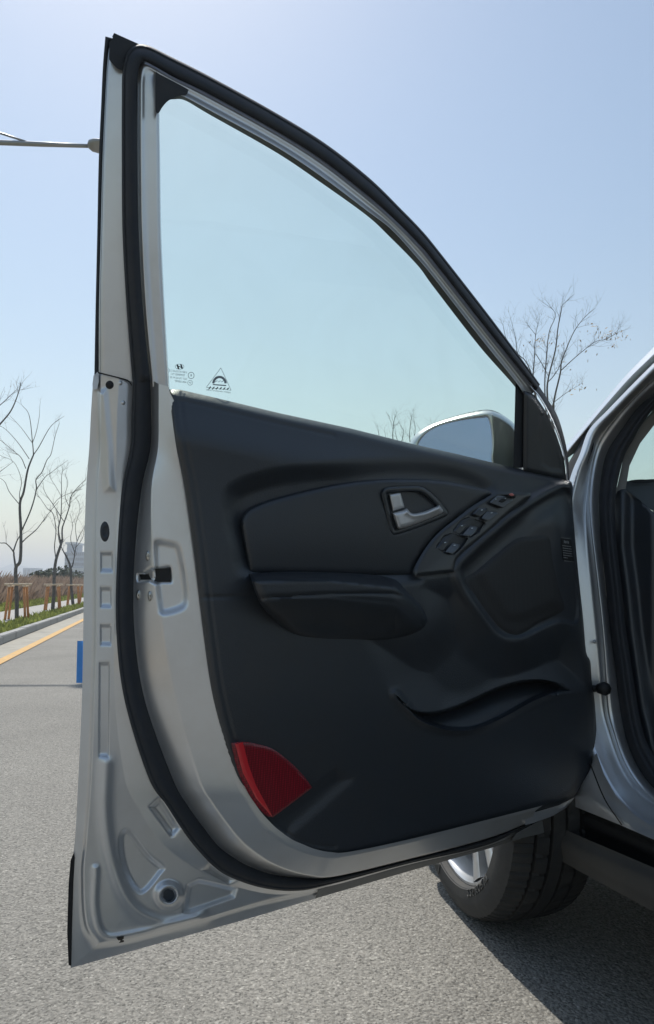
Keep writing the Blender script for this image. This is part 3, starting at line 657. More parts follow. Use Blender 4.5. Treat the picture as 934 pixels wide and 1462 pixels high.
patch('edge_cladding', [(105, 1218), (107, 1224), (105, 1260), (103, 1330), (102, 1379), (98, 1378), (96, 1330), (98, 1262), (101, 1228)], 6, DO, 'black', door, 4, -14)
gl = [(226, 556), (225, 300), (225, 160), (240, 143), (262, 138), (300, 158)] + [tuple(p) for p in SU(G5)[9 * nu:17 * nu:4]] + [(742, 556), (742, 690), (735, 690), (500, 640), (232, 580)]
patch('window_glass', gl, 12, DO, 'glass', door, 14, None)
patch('division_bar', [(736, 548), (742, 553), (749, 565), (748, 668), (733, 667)], 40, DO, 'rubber', door, 5, 5)

# ---- trim panel
belt_x = [241, 300, 400, 500, 590, 660, 735, 790, 818]; belt_y = [555, 566, 590, 611.5, 634, 650, 668, 679.5, 688]
TB = [(492, 1223), (521, 1217.5), (580, 1204), (616, 1194.5), (693, 1175.5), (762, 1158.5), (797, 1150), (820, 1138)]
TR = [(826, 1128.5), (841, 1107), (850, 1073), (852, 1050), (849.5, 1004), (845, 971), (843, 944), (837, 931), (833, 885), (826, 820), (820, 753), (817.5, 721), (818, 695)]
TL = [tuple(p) for p in spl([(241, 556), (245, 590), (252, 640), (264, 700), (278, 800), (290, 900), (305, 1000), (335, 1110), (356, 1150), (377, 1182), (408, 1206), (441, 1219.5), (473, 1224.5)], 5)]
TTOP = [(816, 688), (800, 681.5), (790, 679.5), (735, 668), (660, 650), (590, 634), (500, 611.5), (400, 590), (300, 566), (256, 556)]
def dens(pts, step=7):
    out = []
    for a, b in zip(pts, pts[1:] + pts[:1]):
        a = np.array(a, float); b = np.array(b, float); k = max(1, int(np.linalg.norm(b - a) / step))
        out += [tuple(a + (b - a) * i / k) for i in range(k)]
    return out
TRIM = dens(TL + TB + [tuple(p) for p in spl(TR, 3)] + TTOP, 6)
RECI = ring([(353, 822), (334, 777), (324, 736), (326, 708), (338, 693), (368, 681), (416, 671), (471, 664.7), (540, 661), (610, 663), (668, 675), (704, 700), (660, 742), (625, 777), (598, 815), (592, 828), (470, 830)], 4)
BOWL = ring([(520, 905), (540, 950), (558, 985), (590, 1018), (627, 1041), (681, 1041), (716, 1025), (762, 1001), (800, 988), (842, 985), (840, 930), (815, 893), (776, 900), (735, 918), (705, 905), (680, 875), (655, 830), (600, 835), (614, 880), (585, 910)], 4)
PUP = spl([(556, 980), (570, 1000), (589, 1014), (616, 1018), (654, 1008), (700, 987), (731, 976), (762, 971), (789, 974), (810, 984)], 5)
PLO = spl([(565, 991), (596, 1024), (627, 1038), (654, 1042), (681, 1039), (716, 1024), (762, 999), (793, 989), (835, 987)], 5)
PKT = np.concatenate([PUP, PLO[::-1]])
SPK = ring([(813, 699), (785, 705.5), (746, 729.5), (710, 761), (680, 788), (661, 808), (659, 821), (668, 842), (689, 875), (708, 901), (725, 910), (748, 909), (776, 896), (800, 887), (826, 885), (822, 790)], 4)
SPKL = spl([(818, 694), (785, 702), (746, 726), (706, 759), (674, 787), (655, 808), (654, 824), (664, 848), (686, 880), (706, 906), (726, 916), (748, 914)], 5)
ARM = ring([(356, 819), (405, 816), (470, 817), (526, 820), (564, 827), (586, 837), (603, 858), (612, 877), (607, 894), (586, 907), (551, 915), (491, 916), (448, 914), (418, 907), (397, 890), (380, 873), (368, 854)], 4, (0,))
SWP = ring([(593, 822), (593, 809), (608, 782), (629, 758), (665, 731), (704, 705.5), (722, 702), (757, 704), (758, 708.5), (725, 734), (695, 761), (665, 785), (651.5, 800), (648.5, 817)], 4, (0, 7, 8, 13))
def trimw(P):
    x, y = P[:, 0], P[:, 1]; dt = y - np.interp(x, belt_x, belt_y)
    w = 62 + 40 * ss(-5, 75, dt) - 8 * (1 - ss(0, 9, dt))
    w -= 10 * ss(980, 1200, y)
    din = -sdf(P, TRIM); q = np.clip(din / 13.0, 0, 1); w -= 12 * (1 - np.sqrt(1 - (1 - q) ** 2))
    w -= 2.2 * np.exp(-((din - 15) / 2.0) ** 2) * (x < 480)
    w -= 19 * ss(10, -22, sdf(P, RECI))
    d = sdf(P, BOWL); w -= 24 * ss(6, -60, d)
    w += (7 * ss(905, 850, y) + 2.5) * np.exp(-(pdist(P, SPKL) / 8.0) ** 2)
    w -= 8 * ss(1, -5, sdf(P, SPK)); w += 5 * ss(-14, -34, sdf(P, SPK)) * ss(900, 870, y)
    k = sdf(P, PKT); w -= (22 + 30 * np.exp(-pdist(P, PUP) / 14.0)) * ss(1.0, -4.0, k) * ss(558, 610, x) * ss(822, 770, x)
    w += 8 * ss(-2, 1.5, k) * np.exp(-(pdist(P, PLO) / 6.0) ** 2) * ss(840, 780, x)
    w -= 2.0 * np.exp(-(pdist(P, spl([(286, 853), (330, 852), (368, 850)], 4)) / 1.8) ** 2)
    w -= 1.8 * np.exp(-(pdist(P, [(592, 824), (650, 818)]) / 1.8) ** 2)
    # creases: below the reflector and along the rear roll
    w -= 5 * ss(10, -10, sdf(P, [(392, 1170), (450, 1126), (480, 1104), (500, 1112), (410, 1190)]))
    w -= 6 * ss(0, 20, x - np.interp(y, [700, 885, 990], [800, 812, 846])) * ss(705, 730, y) * ss(1000, 960, y)
    return w
patch('trim_panel', TRIM, trimw, DO, 'trim', door, 3.2, 40, sharp=80, lines=((PUP[4:-3], (-3, -1.5, 0, 1, 2.3, 4.0, 5.5)), (PLO[3:-6], (-6, -4.2, -2.6, -1.2, 0, 1.5, 3, 5))))
INS = ring([(356.5, 819), (346, 763), (344.5, 743), (355, 727), (386, 713.6), (437, 700), (488, 689.7), (540, 684.5), (591, 684), (637, 687), (688, 697), (703, 704), (665, 731), (629, 758), (608, 782), (594, 808), (592, 823), (526, 822), (440, 820)], 5, (0, 11, 16))
def insw(P):
    din = -sdf(P, INS); q = np.clip(din / 10.0, 0, 1); c = sdf(P, HANDLE)
    return 92 - 7 * (1 - np.sqrt(1 - (1 - q) ** 2)) + 6 * np.sin(np.clip((P[:, 1] - 690) / 140, 0, 1) * math.pi) - 3 * ss(-1, -4, c)
HANDLE = ring([(544.6, 708), (546, 701), (552, 696), (568, 694.5), (586, 694), (602, 695), (616, 703.7), (630, 717.6), (640, 731.5), (637, 738), (613.5, 748), (590, 757), (565, 764.5), (559, 762), (555, 752)], 4)
patch('insert_panel', INS, insw, DO, 'soft', door, 3.2, 66)
def armw(P):
    x, y = P[:, 0], P[:, 1]; top = np.interp(x, [356, 470, 564, 603, 612], [818, 817, 827, 858, 877]); dy = y - top
    seam = spl([(368, 855), (448, 849), (513, 847), (560, 848), (585, 856), (598, 873), (602, 890)], 5)
    din = -sdf(P, ARM); q = np.clip(din / 16.0, 0, 1)
    w = 110 + 42 * ss(0, 14, dy) - 46 * ss(26, 95, dy); w -= 34 * ss(560, 616, x)
    w -= 16 * (1 - np.sqrt(1 - (1 - q) ** 2)); w -= 2.4 * np.exp(-(pdist(P, seam) / 1.8) ** 2); w += 2.0 * ss(0, 4, dy - 34)
    return w
patch('armrest', ARM, armw, DO, 'soft', door, 2.8, 70)
def swpw(P):
    din = -sdf(P, SWP); q = np.clip(din / 4.0, 0, 1)
    s = np.clip(((P[:, 0] - 600) * .75 - (P[:, 1] - 800) * .66) / 190, 0, 1); c = sdf(P, SWP)
    return 97 + 14 * ss(-30, 40, (P[:, 0] - 640) * .63 + (P[:, 1] - 770) * .77) - 2.5 * (1 - q) - 9 * ss(-.5, -2.5, sdf(P, RC1)) - 9 * ss(-.5, -2.5, sdf(P, RC2))
RC1 = np.array([(621, 782), (634, 764.5), (644.5, 761), (669, 768), (659, 784), (648, 792.5)]); RC2 = np.array([(645, 759), (659, 741.5), (669, 738), (694, 746), (684, 760), (673, 767.5)])
patch('switch_panel', SWP, swpw, DO, 'gloss', door, 1.8, 60)
def lw(off): return lambda P: swpw(P) * 0 + 97 + 14 * ss(-30, 40, (P[:, 0] - 640) * .63 + (P[:, 1] - 770) * .77) + off
def button(name, pts, off, m='gloss', r=1.2, sk=70, tilt=0.0):
    p0 = np.array(pts, float); rg = []
    for k in range(len(p0)):                       # small corner radii
        a, b, c = p0[k - 1], p0[k], p0[(k + 1) % len(p0)]; e = min(1.0, np.linalg.norm(a - b) / 3, np.linalg.norm(c - b) / 3)
        rg += [b + (a - b) / np.linalg.norm(a - b) * e, b + (c - b) / np.linalg.norm(c - b) * e]
    rg = np.array(rg); f = lw(off); yc = p0[:, 1].mean()
    def wf(P):
        q = np.clip(-sdf(P, rg) / r, 0, 1); return f(P) - r * .9 * (1 - np.sqrt(1 - (1 - q) ** 2)) + tilt * (P[:, 1] - yc)
    return patch(name, rg, wf, DO, m, door, 1.5, sk)
for rc in (RC1, RC2): patch('switch_well_shade', rc, lambda P: lw(-6.5)(P), DO, 'black', door, 4)  # black sheets paint the shade on the recess floors
button('window_switch', [(623, 783), (633, 773), (642, 773.5), (633, 788)], 1)
button('window_switch', [(636, 788), (646, 775), (657.5, 777.5), (654, 784), (647, 791)], 3, 'cap', tilt=.5)
button('window_switch', [(647, 759), (658, 748), (667, 749), (657, 764)], 1)
button('window_switch', [(660.5, 764), (671, 750.5), (682.5, 752), (680, 758), (672, 766)], 3, 'cap', tilt=.5)
button('lock_switch', [(675, 734), (683, 725), (695, 725.5), (697, 728), (686, 737.5)], 5, tilt=.4)
button('lock_switch', [(687.5, 740), (695, 729.5), (710, 731), (711, 734.5), (698, 743.5)], 5, 'cap', tilt=.4)
button('mirror_control', [(699, 717.5), (710, 707.5), (731, 710), (733, 714.5), (719, 725)], 6, 'cap', tilt=.3)
button('mirror_pad', [(711, 716), (717, 711.5), (724, 713), (717, 719)], 7.2, 'black', 1)
button('mirror_fold_switch', [(722, 706), (731, 703), (737, 707.5), (735.5, 711.5), (726, 710)], 10, 'black', 2)
button('fold_switch_glint', [(726, 705.5), (731, 703.8), (735, 707), (730, 708.5)], 11, 'pink', .6)  # painted sun glint on the mirror fold switch
for (x, y, l) in ((635.5, 774.5, 3), (649, 778.5, 3), (659.5, 750.5, 3.2), (674, 754, 3.2), (688, 728, 3), (702, 732, 3), (708, 712.5, 1.6), (721.5, 711.5, 1.6), (726, 716, 1.4)):
    button('icon', [(x - l / 2, y - .3), (x + l / 2, y - .8), (x + l / 2 + .2, y + .5), (x - l / 2 + .3, y + .9)], 6.3 if y < 730 else (5.6 if y < 740 else 3.6), 'icon', .2, 60)
SPG = ring([(663, 828), (680, 815), (712, 788), (738, 769), (760, 766), (783, 766), (789, 800), (798, 840), (806, 868), (790, 880), (768, 890), (750, 902), (735, 907), (716, 898), (700, 880), (680, 852)], 4)
def grillemat():
    m = mat('speaker_mesh', (0.022, 0.022, 0.022), 0.6); t = m.node_tree; b = t.nodes['Principled BSDF']
    tc = t.nodes.new('ShaderNodeTexCoord'); v = t.nodes.new('ShaderNodeTexVoronoi'); v.inputs['Scale'].default_value = 330; v.inputs['Randomness'].default_value = .1
    t.links.new(tc.outputs['Object'], v.inputs['Vector']); cr = t.nodes.new('ShaderNodeValToRGB')
    cr.color_ramp.elements[0].position = .22; cr.color_ramp.elements[0].color = (.014, .014, .015, 1); cr.color_ramp.elements[1].position = .38; cr.color_ramp.elements[1].color = (.030, .030, .031, 1)
    t.links.new(v.outputs['Distance'], cr.inputs[0]); t.links.new(cr.outputs[0], b.inputs['Base Color'])
    bp = t.nodes.new('ShaderNodeBump'); bp.inputs['Strength'].default_value = .2; bp.inputs['Distance'].default_value = .001
    t.links.new(v.outputs['Distance'], bp.inputs['Height']); t.links.new(bp.outputs[0], b.inputs['Normal']); return m
def spgw(P):
    q = np.clip(-sdf(P, SPG) / 5.0, 0, 1); return trimw(P) + 3.2 - 3 * (1 - q)
patch('speaker_grille', SPG, spgw, DO, grillemat(), door, 3.5)
# inner handle
def hbw(P):
    d = -sdf(P, HANDLE); q = np.clip(d / 3.5, 0, 1); return 99 - 4 * (1 - np.sqrt(1 - (1 - q) ** 2)) - 20 * ss(6.5, 12, d)
patch('handle_bezel', HANDLE, hbw, DO, 'gloss', door, 1.6, 80)
def dome(poly, top, r, h): 
    return lambda P: top - h * (1 - np.sqrt(1 - (1 - np.clip(-sdf(P, poly) / r, 0, 1)) ** 2))
kn = ring([(556.6, 708.5), (559, 706), (570.5, 704), (573, 707), (577.6, 724.5), (561, 729.5)], 4, (5, 4)); patch('lock_knob', kn, lambda P: dome(kn, 103, 4, 4)(P) - .45 * np.clip(P[:, 1] - 712, 0, 20) * 0, DO, 'lever', door, 1.4, 82)
lv = ring([(560.6, 732.6), (574.5, 728.7), (581, 726), (585.7, 731.5), (592.6, 733), (608, 729.4), (626, 721.8), (629, 723), (633, 731.5), (613, 741), (590, 750), (572, 755), (567.6, 754)], 4, (0, 12))
patch('handle_lever', lv, lambda P: dome(lv, 106, 7, 10)(P) + 4 * ss(590, 560, P[:, 0]) + 5 * np.exp(-(pdist(P, [(582, 731), (592, 736), (608, 733), (627, 725)]) / 3.5) ** 2), DO, 'lever', door, 1.4, 84)
# reflector with its smooth left band
RF = ring([(330, 1061), (347, 1059), (366, 1062), (388, 1068.5), (409, 1083.5), (430.6, 1104), (445.6, 1124), (441, 1128.5), (390, 1167), (379, 1163), (360, 1141), (340.7, 1103)], 4, (0, 6, 8))
rfl = [(347, 1059.5), (355.6, 1094), (366, 1122), (389, 1166)]
def redmat():
    m = mat('red_prism', (0.30, 0.008, 0.018), 0.32, coat=.5); t = m.node_tree; b = t.nodes['Principled BSDF']
    tc = t.nodes.new('ShaderNodeTexCoord'); v = t.nodes.new('ShaderNodeTexVoronoi'); v.inputs['Scale'].default_value = 300; v.inputs['Randomness'].default_value = 0
    t.links.new(tc.outputs['Object'], v.inputs['Vector']); cr = t.nodes.new('ShaderNodeValToRGB')
    cr.color_ramp.elements[0].color = (.42, .012, .03, 1); cr.color_ramp.elements[1].position = .6; cr.color_ramp.elements[1].color = (.13, .004, .01, 1)
    t.links.new(v.outputs['Distance'], cr.inputs[0]); t.links.new(cr.outputs[0], b.inputs['Base Color']); return m
patch('reflector', RF, lambda P: 106 - .022 * (P[:, 1] - 1060) * 3 - 2 * (1 - np.clip(-sdf(P, RF) / 3, 0, 1)), DO, redmat(), door, 4, 75)
BND = [(331, 1061.5), (347, 1059.5), (355.6, 1094), (366, 1122), (389, 1165), (380, 1162), (361, 1140.5), (341.5, 1103)]
patch('reflector_band', BND, lambda P: 108.5 - .022 * (P[:, 1] - 1060) * 3 - 8 * ss(9, 0, pdist(P, rfl) * 0 + (P[:, 0] - np.interp(P[:, 1], [1061, 1103, 1140, 1163], [330, 341, 360, 380]))), DO, mat('red_band', (.62, .02, .03), .35, coat=.4), door, 3, 78)
# mirror triangle
SAIL = [(746, 560), (752, 557), (766, 566), (783, 592), (797, 625), (805, 655), (808, 684), (790, 681), (747, 671)]
SAIL = [tuple(p) for p in spl([(748, 558), (760, 562), (770, 573), (786, 600), (799, 634), (806, 660), (808.5, 686)], 5)] + [(790, 683), (747, 673)]
patch('mirror_triangle', SAIL, lambda P: 52 - 7 * (1 - np.clip(-sdf(P, SAIL) / 5, 0, 1)) - 3 * ss(1.5, -1.5, sdf(P, [(772, 592), (780, 590), (797, 640), (803, 672), (785, 670), (774, 662), (771, 625)])), DO, 'trim', door, 2.5, 20)
loft('triangle_seal', [spl([(757, 552), (770, 568), (786, 597), (800, 633), (807, 662), (810, 690)], 6), spl([(758.2, 551), (772, 567), (787.7, 595), (801.3, 630), (808.3, 661), (810.8, 690)], 6)], [np.full(31, 48.0), np.full(31, 44.0)], [4], DO, 'silver', door, arch=lambda i, t: 3 * math.sin(math.pi * t))
loft('front_seal', [spl([(758.2, 551), (772, 567), (787.7, 595), (801.3, 630), (808.3, 661), (810.8, 690)], 6), spl([(769, 550), (784, 573), (797, 596), (807, 630), (812, 660), (813.5, 690)], 6)], [np.full(31, 43.0), np.full(31, 10.0)], [4], DO, 'rubber', door, arch=lambda i, t: 8 * math.sin(math.pi * t))
# warning sticker
patch('warning_label', [(801, 767), (815.5, 769), (820.5, 803), (804, 801)], lambda P: trimw(P) + 1.2, DO, 'black', door, 4)
V, Fc = [], []
def quadpx(px, w):
    b = len(V); V.extend(DO.un(px, w).tolist()); Fc.append((b, b + 1, b + 2, b + 3))
def lab_line(y, a, b_, h):
    x0 = 801 + (y - 767) * .09; sl = .14
    P = np.array([(x0 + a, y + a * sl), (x0 + b_, y + b_ * sl), (x0 + b_, y + b_ * sl + h), (x0 + a, y + a * sl + h)]); quadpx(P, trimw(P) + 2.0)
lab_line(767.3, 0, 14.5, .5); lab_line(800, 1, 16, .5)
for k in range(4): lab_line(771 + (k % 2) * .4, 4 + k * 1.9, 5.1 + k * 1.9, 3.4)
for k in range(6):
    a = 1.2
    while a < (14 if k < 5 else 6.5):
        l = random.uniform(.8, 2.2); lab_line(778.2 + k * 3.4, a, min(a + l, 14.2), 1.0); a += l + .45
link('warning_text', mesh('warning_text', V, Fc), mat('label_print', (.30, .31, .31), .6), door, False)['kind'] = 'stuff'

# ---- latch, screws, plugs, blue guard
patch('latch_hole_dark', [(198.5, 820), (206, 819.5), (216, 814), (222, 812), (243, 811), (244, 830), (221, 831.5), (215, 828), (199, 829.5)], lambda P: steelw(P) * 0 + np.interp(P[:, 0], [198, 221, 245], [24, 50, 58]), DO, 'black', door, 3)  # flat black sheet paints the dark inside of the latch opening
def decal(name, c, rx, ry, h, m, hole=True):
    el = [(c[0] + rx * math.cos(q), c[1] + ry * math.sin(q)) for q in np.linspace(0, 2 * math.pi, 20, endpoint=False)]
    base = float(steelw(np.array([c]))[0])
    def wf(P):
        r = np.clip(np.hypot((P[:, 0] - c[0]) / rx, (P[:, 1] - c[1]) / ry), 0, 1)
        return steelw(P) * .6 + base * .4 + h * (1 - r ** 4)
    return patch(name, el, wf, DO, m, door, max(1.2, rx / 4))
for c in ((211.5, 793.6), (197.7, 849.6), (214.4, 851)):
    decal('screw', c, 3.6, 7.6, 3.0, 'chrome'); decal('screw_socket', c, 1.3, 2.8, 4.4, 'black')
decal('drain_plug', (150.5, 759), 7.8, 16.5, 3.0, 'plug'); decal('drain_plug', (157, 549.5), 6.2, 6.2, 4.0, 'black'); decal('drain_plug', (241, 1278), 8.6, 9.2, 2.0, 'plug')
decal('dimple', (176, 575), 3.2, 3.2, 1.6, 'silver'); decal('dimple', (172, 547), 3.0, 3.4, 1.4, 'silver')
patch('drain_slot', [(166.5, 1338), (177, 1336.5), (177, 1345), (167, 1347)], lambda P: steelw(P) + 1.4, DO, 'black', door, 3)
patch('belt_cap', [(134, 537), (139, 531), (141, 533), (141, 545), (139, 555), (133, 557), (132, 548)], 14, DO, 'silver', door, 4, -8)
loft('sash_seam', [spl([(140, 531), (152, 534), (172, 539), (184, 543), (189, 550)], 5), spl([(140, 533), (152, 536), (172, 541), (183, 545), (188, 551)], 5)], [np.full(21, 29.0), np.full(21, 29.0)], [2], DO, 'black', door)
patch('edge_guard', [(110.5, 915), (120, 915), (120, 975), (109, 975)], -16, DO, 'blue', door, 8, -42)

# ---- writing on the glass (read from inside, so it is mirrored)
def glass_text(txt, cx, cy, h, m, rot=0.0, wmm=14.5, mirror=True, name='glass_marking', width=None):
    cu = bpy.data.curves.new('t', 'FONT'); cu.body = txt; cu.align_x = 'CENTER'; cu.align_y = 'CENTER'; cu.size = 1; cu.resolution_u = 3
    ob = bpy.data.objects.new('t', cu); COL.objects.link(ob); dg = bpy.context.evaluated_depsgraph_get(); me = bpy.data.meshes.new_from_object(ob.evaluated_get(dg))
    P = np.array([v.co[:2] for v in me.vertices]); Fs = [tuple(p.vertices) for p in me.polygons]; bpy.data.objects.remove(ob); bpy.data.curves.remove(cu)
    if width: P[:, 0] *= width / max(1e-6, P[:, 0].ptp() if hasattr(P[:, 0], 'ptp') else np.ptp(P[:, 0])) / h
    x = P[:, 0] * h * (-1 if mirror else 1); y = -P[:, 1] * h; c, s = math.cos(rot), math.sin(rot)
    return np.stack([cx + x * c - y * s, cy + x * s + y * c], 1), Fs
GV, GF = [], []
def addmark(P, Fs, w=14.5, VV=None, FF=None):
    VV = GV if VV is None else VV; FF = GF if FF is None else FF
    b = len(VV); VV.extend(DO.un(P, w).tolist()); FF.extend([tuple(i + b for i in f) for f in Fs])
def ringmark(cx, cy, rx, ry, th, a0=0, a1=2 * math.pi, n=28, **k):
    q = np.linspace(a0, a1, n); o = np.stack([cx + rx * np.cos(q), cy + ry * np.sin(q)], 1); i = np.stack([cx + (rx - th) * np.cos(q), cy + (ry - th) * np.sin(q)], 1)
    P = np.concatenate([o, i]); addmark(P, [(j, j + 1, n + j + 1, n + j) for j in range(n - 1)], **k)
def linemark(a, b, th, **k):
    a = np.array(a, float); b = np.array(b, float); d = (b - a) / np.linalg.norm(b - a); p = np.array((-d[1], d[0])) * th / 2
    addmark(np.array([a - p, b - p, b + p, a + p]), [(0, 1, 2, 3)], **k)
ringmark(256.5, 523.5, 6.4, 3.9, .55)
addmark(np.array([(252, 521), (254.2, 520.4), (256.5, 527.2), (254, 526.8)]), [(0, 1, 2, 3)]); addmark(np.array([(257.2, 520.2), (259.6, 520.8), (261.6, 526.3), (259.4, 527)]), [(0, 1, 2, 3)]); linemark((254.2, 522.5), (259.8, 525), 1.3)
for txt, cx, cy, wd in (('KOREA AUTOGLASS CO', 255, 530.5, 24), ('TEMPERED TS-1', 254, 535, 20), ('DOT 176 AS2 M1.50', 255, 540, 24), ('43R-00097', 258, 545, 17)):
    addmark(*glass_text(txt, cx, cy, 4.0, 'print', .12, width=wd))
ringmark(273, 536, 4.6, 4.9, .7); addmark(*glass_text('K', 272.6, 536, 5.2, 'print', .1)); ringmark(271.5, 546.5, 3.7, 3.7, .5); addmark(*glass_text('E4', 271.5, 546.5, 3.6, 'print', .1))
ringmark(240, 529, 2.4, 3.2, .5)
tri = [(315.5, 525.2), (330, 557.2), (294.8, 553)]
for i in range(3): linemark(tri[i], tri[(i + 1) % 3], .55)
for k in range(6): linemark((298 + k * 5.2, 556), (301 + k * 5.2, 551.8 + k * .4), 1.5)
addmark(*glass_text('SAFETY WINDOW GLASS', 312, 558.6, 3.0, 'print', .12, width=35))
link('glass_marking', mesh('glass_marking', GV, GF), 'print', door, False)['kind'] = 'stuff'
AV, AF = [], []
ringmark(313.5, 548, 10.5, 11.5, 3.4, math.pi * 1.02, math.pi * 1.98, VV=AV, FF=AF); linemark((304, 549), (323, 550.5), 1.6, VV=AV, FF=AF)
for x in (309, 313.5, 318): linemark((x - 2, 545.5), (x + 1.5, 543.3), .8, VV=AV, FF=AF)
link('glass_emblem', mesh('glass_emblem', AV, AF), 'greyprint', door, False)

# ---- door mirror, outside the glass
MH = ring([(585, 636), (588, 627), (598, 616), (615, 606), (640, 597), (670, 589), (694, 585), (708, 587.5), (722, 595), (736, 607), (744, 625), (744, 680), (700, 672), (640, 660), (590, 648)], 4)
MG = ring([(597, 637), (599, 628), (610, 616), (630, 606), (662, 598), (690, 594), (697.5, 595), (702, 612), (703.5, 632), (702, 650), (698, 670), (640, 655), (600, 645)], 4)
def mhw(P):
    d = -sdf(P, MH); q = np.clip(d / 9.0, 0, 1)
    return -96 + 1.2 * np.minimum(P[:, 0] - 650, 53) + .2 * (P[:, 1] - 620) - 26 * (1 - np.sqrt(1 - (1 - q) ** 2)) - 14 * ss(1, -3, sdf(P, MG)) + 20 * ss(703, 745, P[:, 0]) - 0.6 * np.clip(P[:, 0] - 703, 0, 60) * 0
patch('mirror_housing', MH, mhw, DO, 'silver', door, 1.7)
patch('mirror_back', MH, lambda P: mhw(P) * 0 - 122 + 1.2 * np.minimum(P[:, 0] - 650, 53) - 80 * np.sqrt(np.clip(-sdf(P, MH) / 45.0, 0, 1)), DO, 'silver', door, 4)
patch('mirror_glass', MG, lambda P: -103 + 1.2 * (P[:, 0] - 650) + .26 * (P[:, 1] - 620) - 0.0006 * (P[:, 0] - 650) ** 2, DO, 'mirror', door, 4)

# ---- body side: pillar, aperture flange, seals
E1 = [(985, 478), (940, 522), (910, 552), (878, 585), (851, 614), (838, 648), (825, 680), (812, 735), (808, 780), (810, 835), (815, 893), (822, 950), (830, 1010), (842, 1060), (858, 1097), (880, 1137), (905, 1163), (940, 1185), (1000, 1212)]
E2 = [(985, 500), (938, 540), (910, 566), (882, 596), (859, 628), (849, 656), (843, 698), (843, 735), (848, 780), (855, 837), (861, 893), (865, 945), (869, 1012), (877, 1043), (890, 1083), (908, 1115), (930, 1138), (965, 1160), (1020, 1180)]
E3 = [(985, 522), (934, 561), (908, 585), (886, 615), (868, 643), (859, 673), (855, 705), (855, 735), (858, 776), (864.6, 839), (871, 897), (877, 945), (885, 1010), (894, 1055), (908, 1090), (926, 1117), (945, 1135), (980, 1155), (1025, 1172)]
E4 = [(985, 545), (940, 578), (918, 604), (904, 628), (892, 650), (884, 680), (879, 708), (878, 735), (881, 780), (888, 839), (894, 897), (901, 945), (911, 1010), (921, 1053), (937, 1085), (955, 1110), (972, 1125), (1000, 1143), (1035, 1160)]
ne = 10; s_ = lambda c: spl(c, ne); nn = len(s_(E1)); cw = lambda v: np.full(nn, float(v))
mid = lambda a, b, t: s_(a) * (1 - t) + s_(b) * t
loft('door_pillar', [s_(E1) - np.array((10, 0)), s_(E1), mid(E1, E2, .82), s_(E2), mid(E2, E3, .3), s_(E3)], [cw(20), cw(24), cw(-26), cw(-8), cw(-14), cw(-40)], [2, 6, 3, 3, 4], BO, 'silver', car)
loft('body_seal', [s_(E3), mid(E3, E4, .45), mid(E3, E4, .5), s_(E4)], [cw(-42), cw(-24), cw(-30), cw(-48)], [6, 1, 6], BO, 'rubber', car, arch=lambda i, t: 7 * math.sin(math.pi * t))
P0 = [(985, 443), (934, 495), (890, 540), (848, 590), (809, 636), (790, 660)]; P1 = [(985, 456), (934, 507), (900, 540), (860, 585), (812, 643), (795, 665)]; P2 = [(985, 478), (940, 522), (910, 552), (878, 585), (851, 614), (830, 640)]
pp = lambda c: spl(c, 8); pw = lambda v: np.full(41, float(v))
loft('windshield_pillar', [pp(P0) + np.array((14, -2)), pp(P0), pp(P1), pp(P1) * .7 + pp(P2) * .3, pp(P2)], [pw(-150), pw(-20), pw(8), pw(-6), pw(-30)], [3, 4, 3, 5], BO, 'silver', car)
patch('pillar_garnish', [(839, 611), (851, 614), (847, 640), (823, 703), (805, 692), (811, 662), (824, 640)], 2, BO, 'rubber', car, 5, -40)
patch('quarter_glass', [(836, 613), (842, 612), (826, 640), (808, 668), (802, 660), (812, 644)], -10, BO, 'windshield', car, 5)
patch('pillar_trim', [(985, 520), (940, 576), (918, 603), (891, 650), (879, 705), (893, 700), (899, 665), (914, 633), (934, 607), (1000, 553)], lambda P: -60 - 1.2 * np.clip(P[:, 0] - np.interp(P[:, 1], [560, 604, 650, 705], [960, 918, 891, 879]), 0, 60), BO, 'trimgrey', car, 6)
patch('kick_panel', [(874, 700), (893, 698), (915, 715), (945, 742), (1060, 790), (1060, 1200), (1000, 1160), (950, 1112), (915, 1060), (895, 960), (885, 860), (870, 760)],
      lambda P: -62 - 30 * ss(14, 34, P[:, 0] - np.interp(P[:, 1], [700, 780, 840, 900, 1010, 1060, 1112], [872, 872, 880, 886, 902, 915, 945])) - 1.0 * np.clip(P[:, 0] - 930, 0, 130), BO, 'trim', car, 4)
dashP = [(878, 698), (893, 687), (930, 684), (1100, 684), (1100, 790), (960, 745), (930, 728), (905, 712)]
patch('dashboard', dashP, lambda P: -120 - 1.4 * np.clip(P[:, 0] - 890, 0, 200), BO, 'dash', car, 6, -900)
patch('dash_vent', ring([(898, 686.5), (912, 684.5), (930, 685), (938, 687), (925, 689.5), (906, 689.5)], 3), lambda P: -112 - 1.4 * np.clip(P[:, 0] - 890, 0, 200), BO, 'black', car, 3)
loft('dash_edge', [spl([(905, 705), (930, 707), (990, 706)], 5), spl([(905, 706.5), (930, 709), (990, 708)], 5)], [np.array([-130 - 1.4 * (x - 890) for x in np.linspace(905, 990, 11)])] * 2, [1], BO, 'black', car)
patch('rocker_panel', [(843, 1098), (850, 1077), (852, 1075), (862, 1105), (880, 1137), (905, 1163), (934, 1182), (1000, 1212), (1000, 1228), (934, 1199), (885, 1177.5), (834, 1157), (812, 1148), (824, 1132)], lambda P: 50 + 12 * ss(0, 40, -P[:, 0] + np.interp(P[:, 1], [1075, 1137, 1182, 1212], [851, 880, 934, 1000])), BO, 'silver', car, 6, -60)
loft('fender_gap', [spl([(842, 1090), (844, 1096), (862.5, 1141), (887, 1178)], 5), spl([(844, 1090), (846, 1096), (864.5, 1141), (889, 1178)], 5)], [np.full(16, 65.0)] * 2, [1], BO, 'black', car)
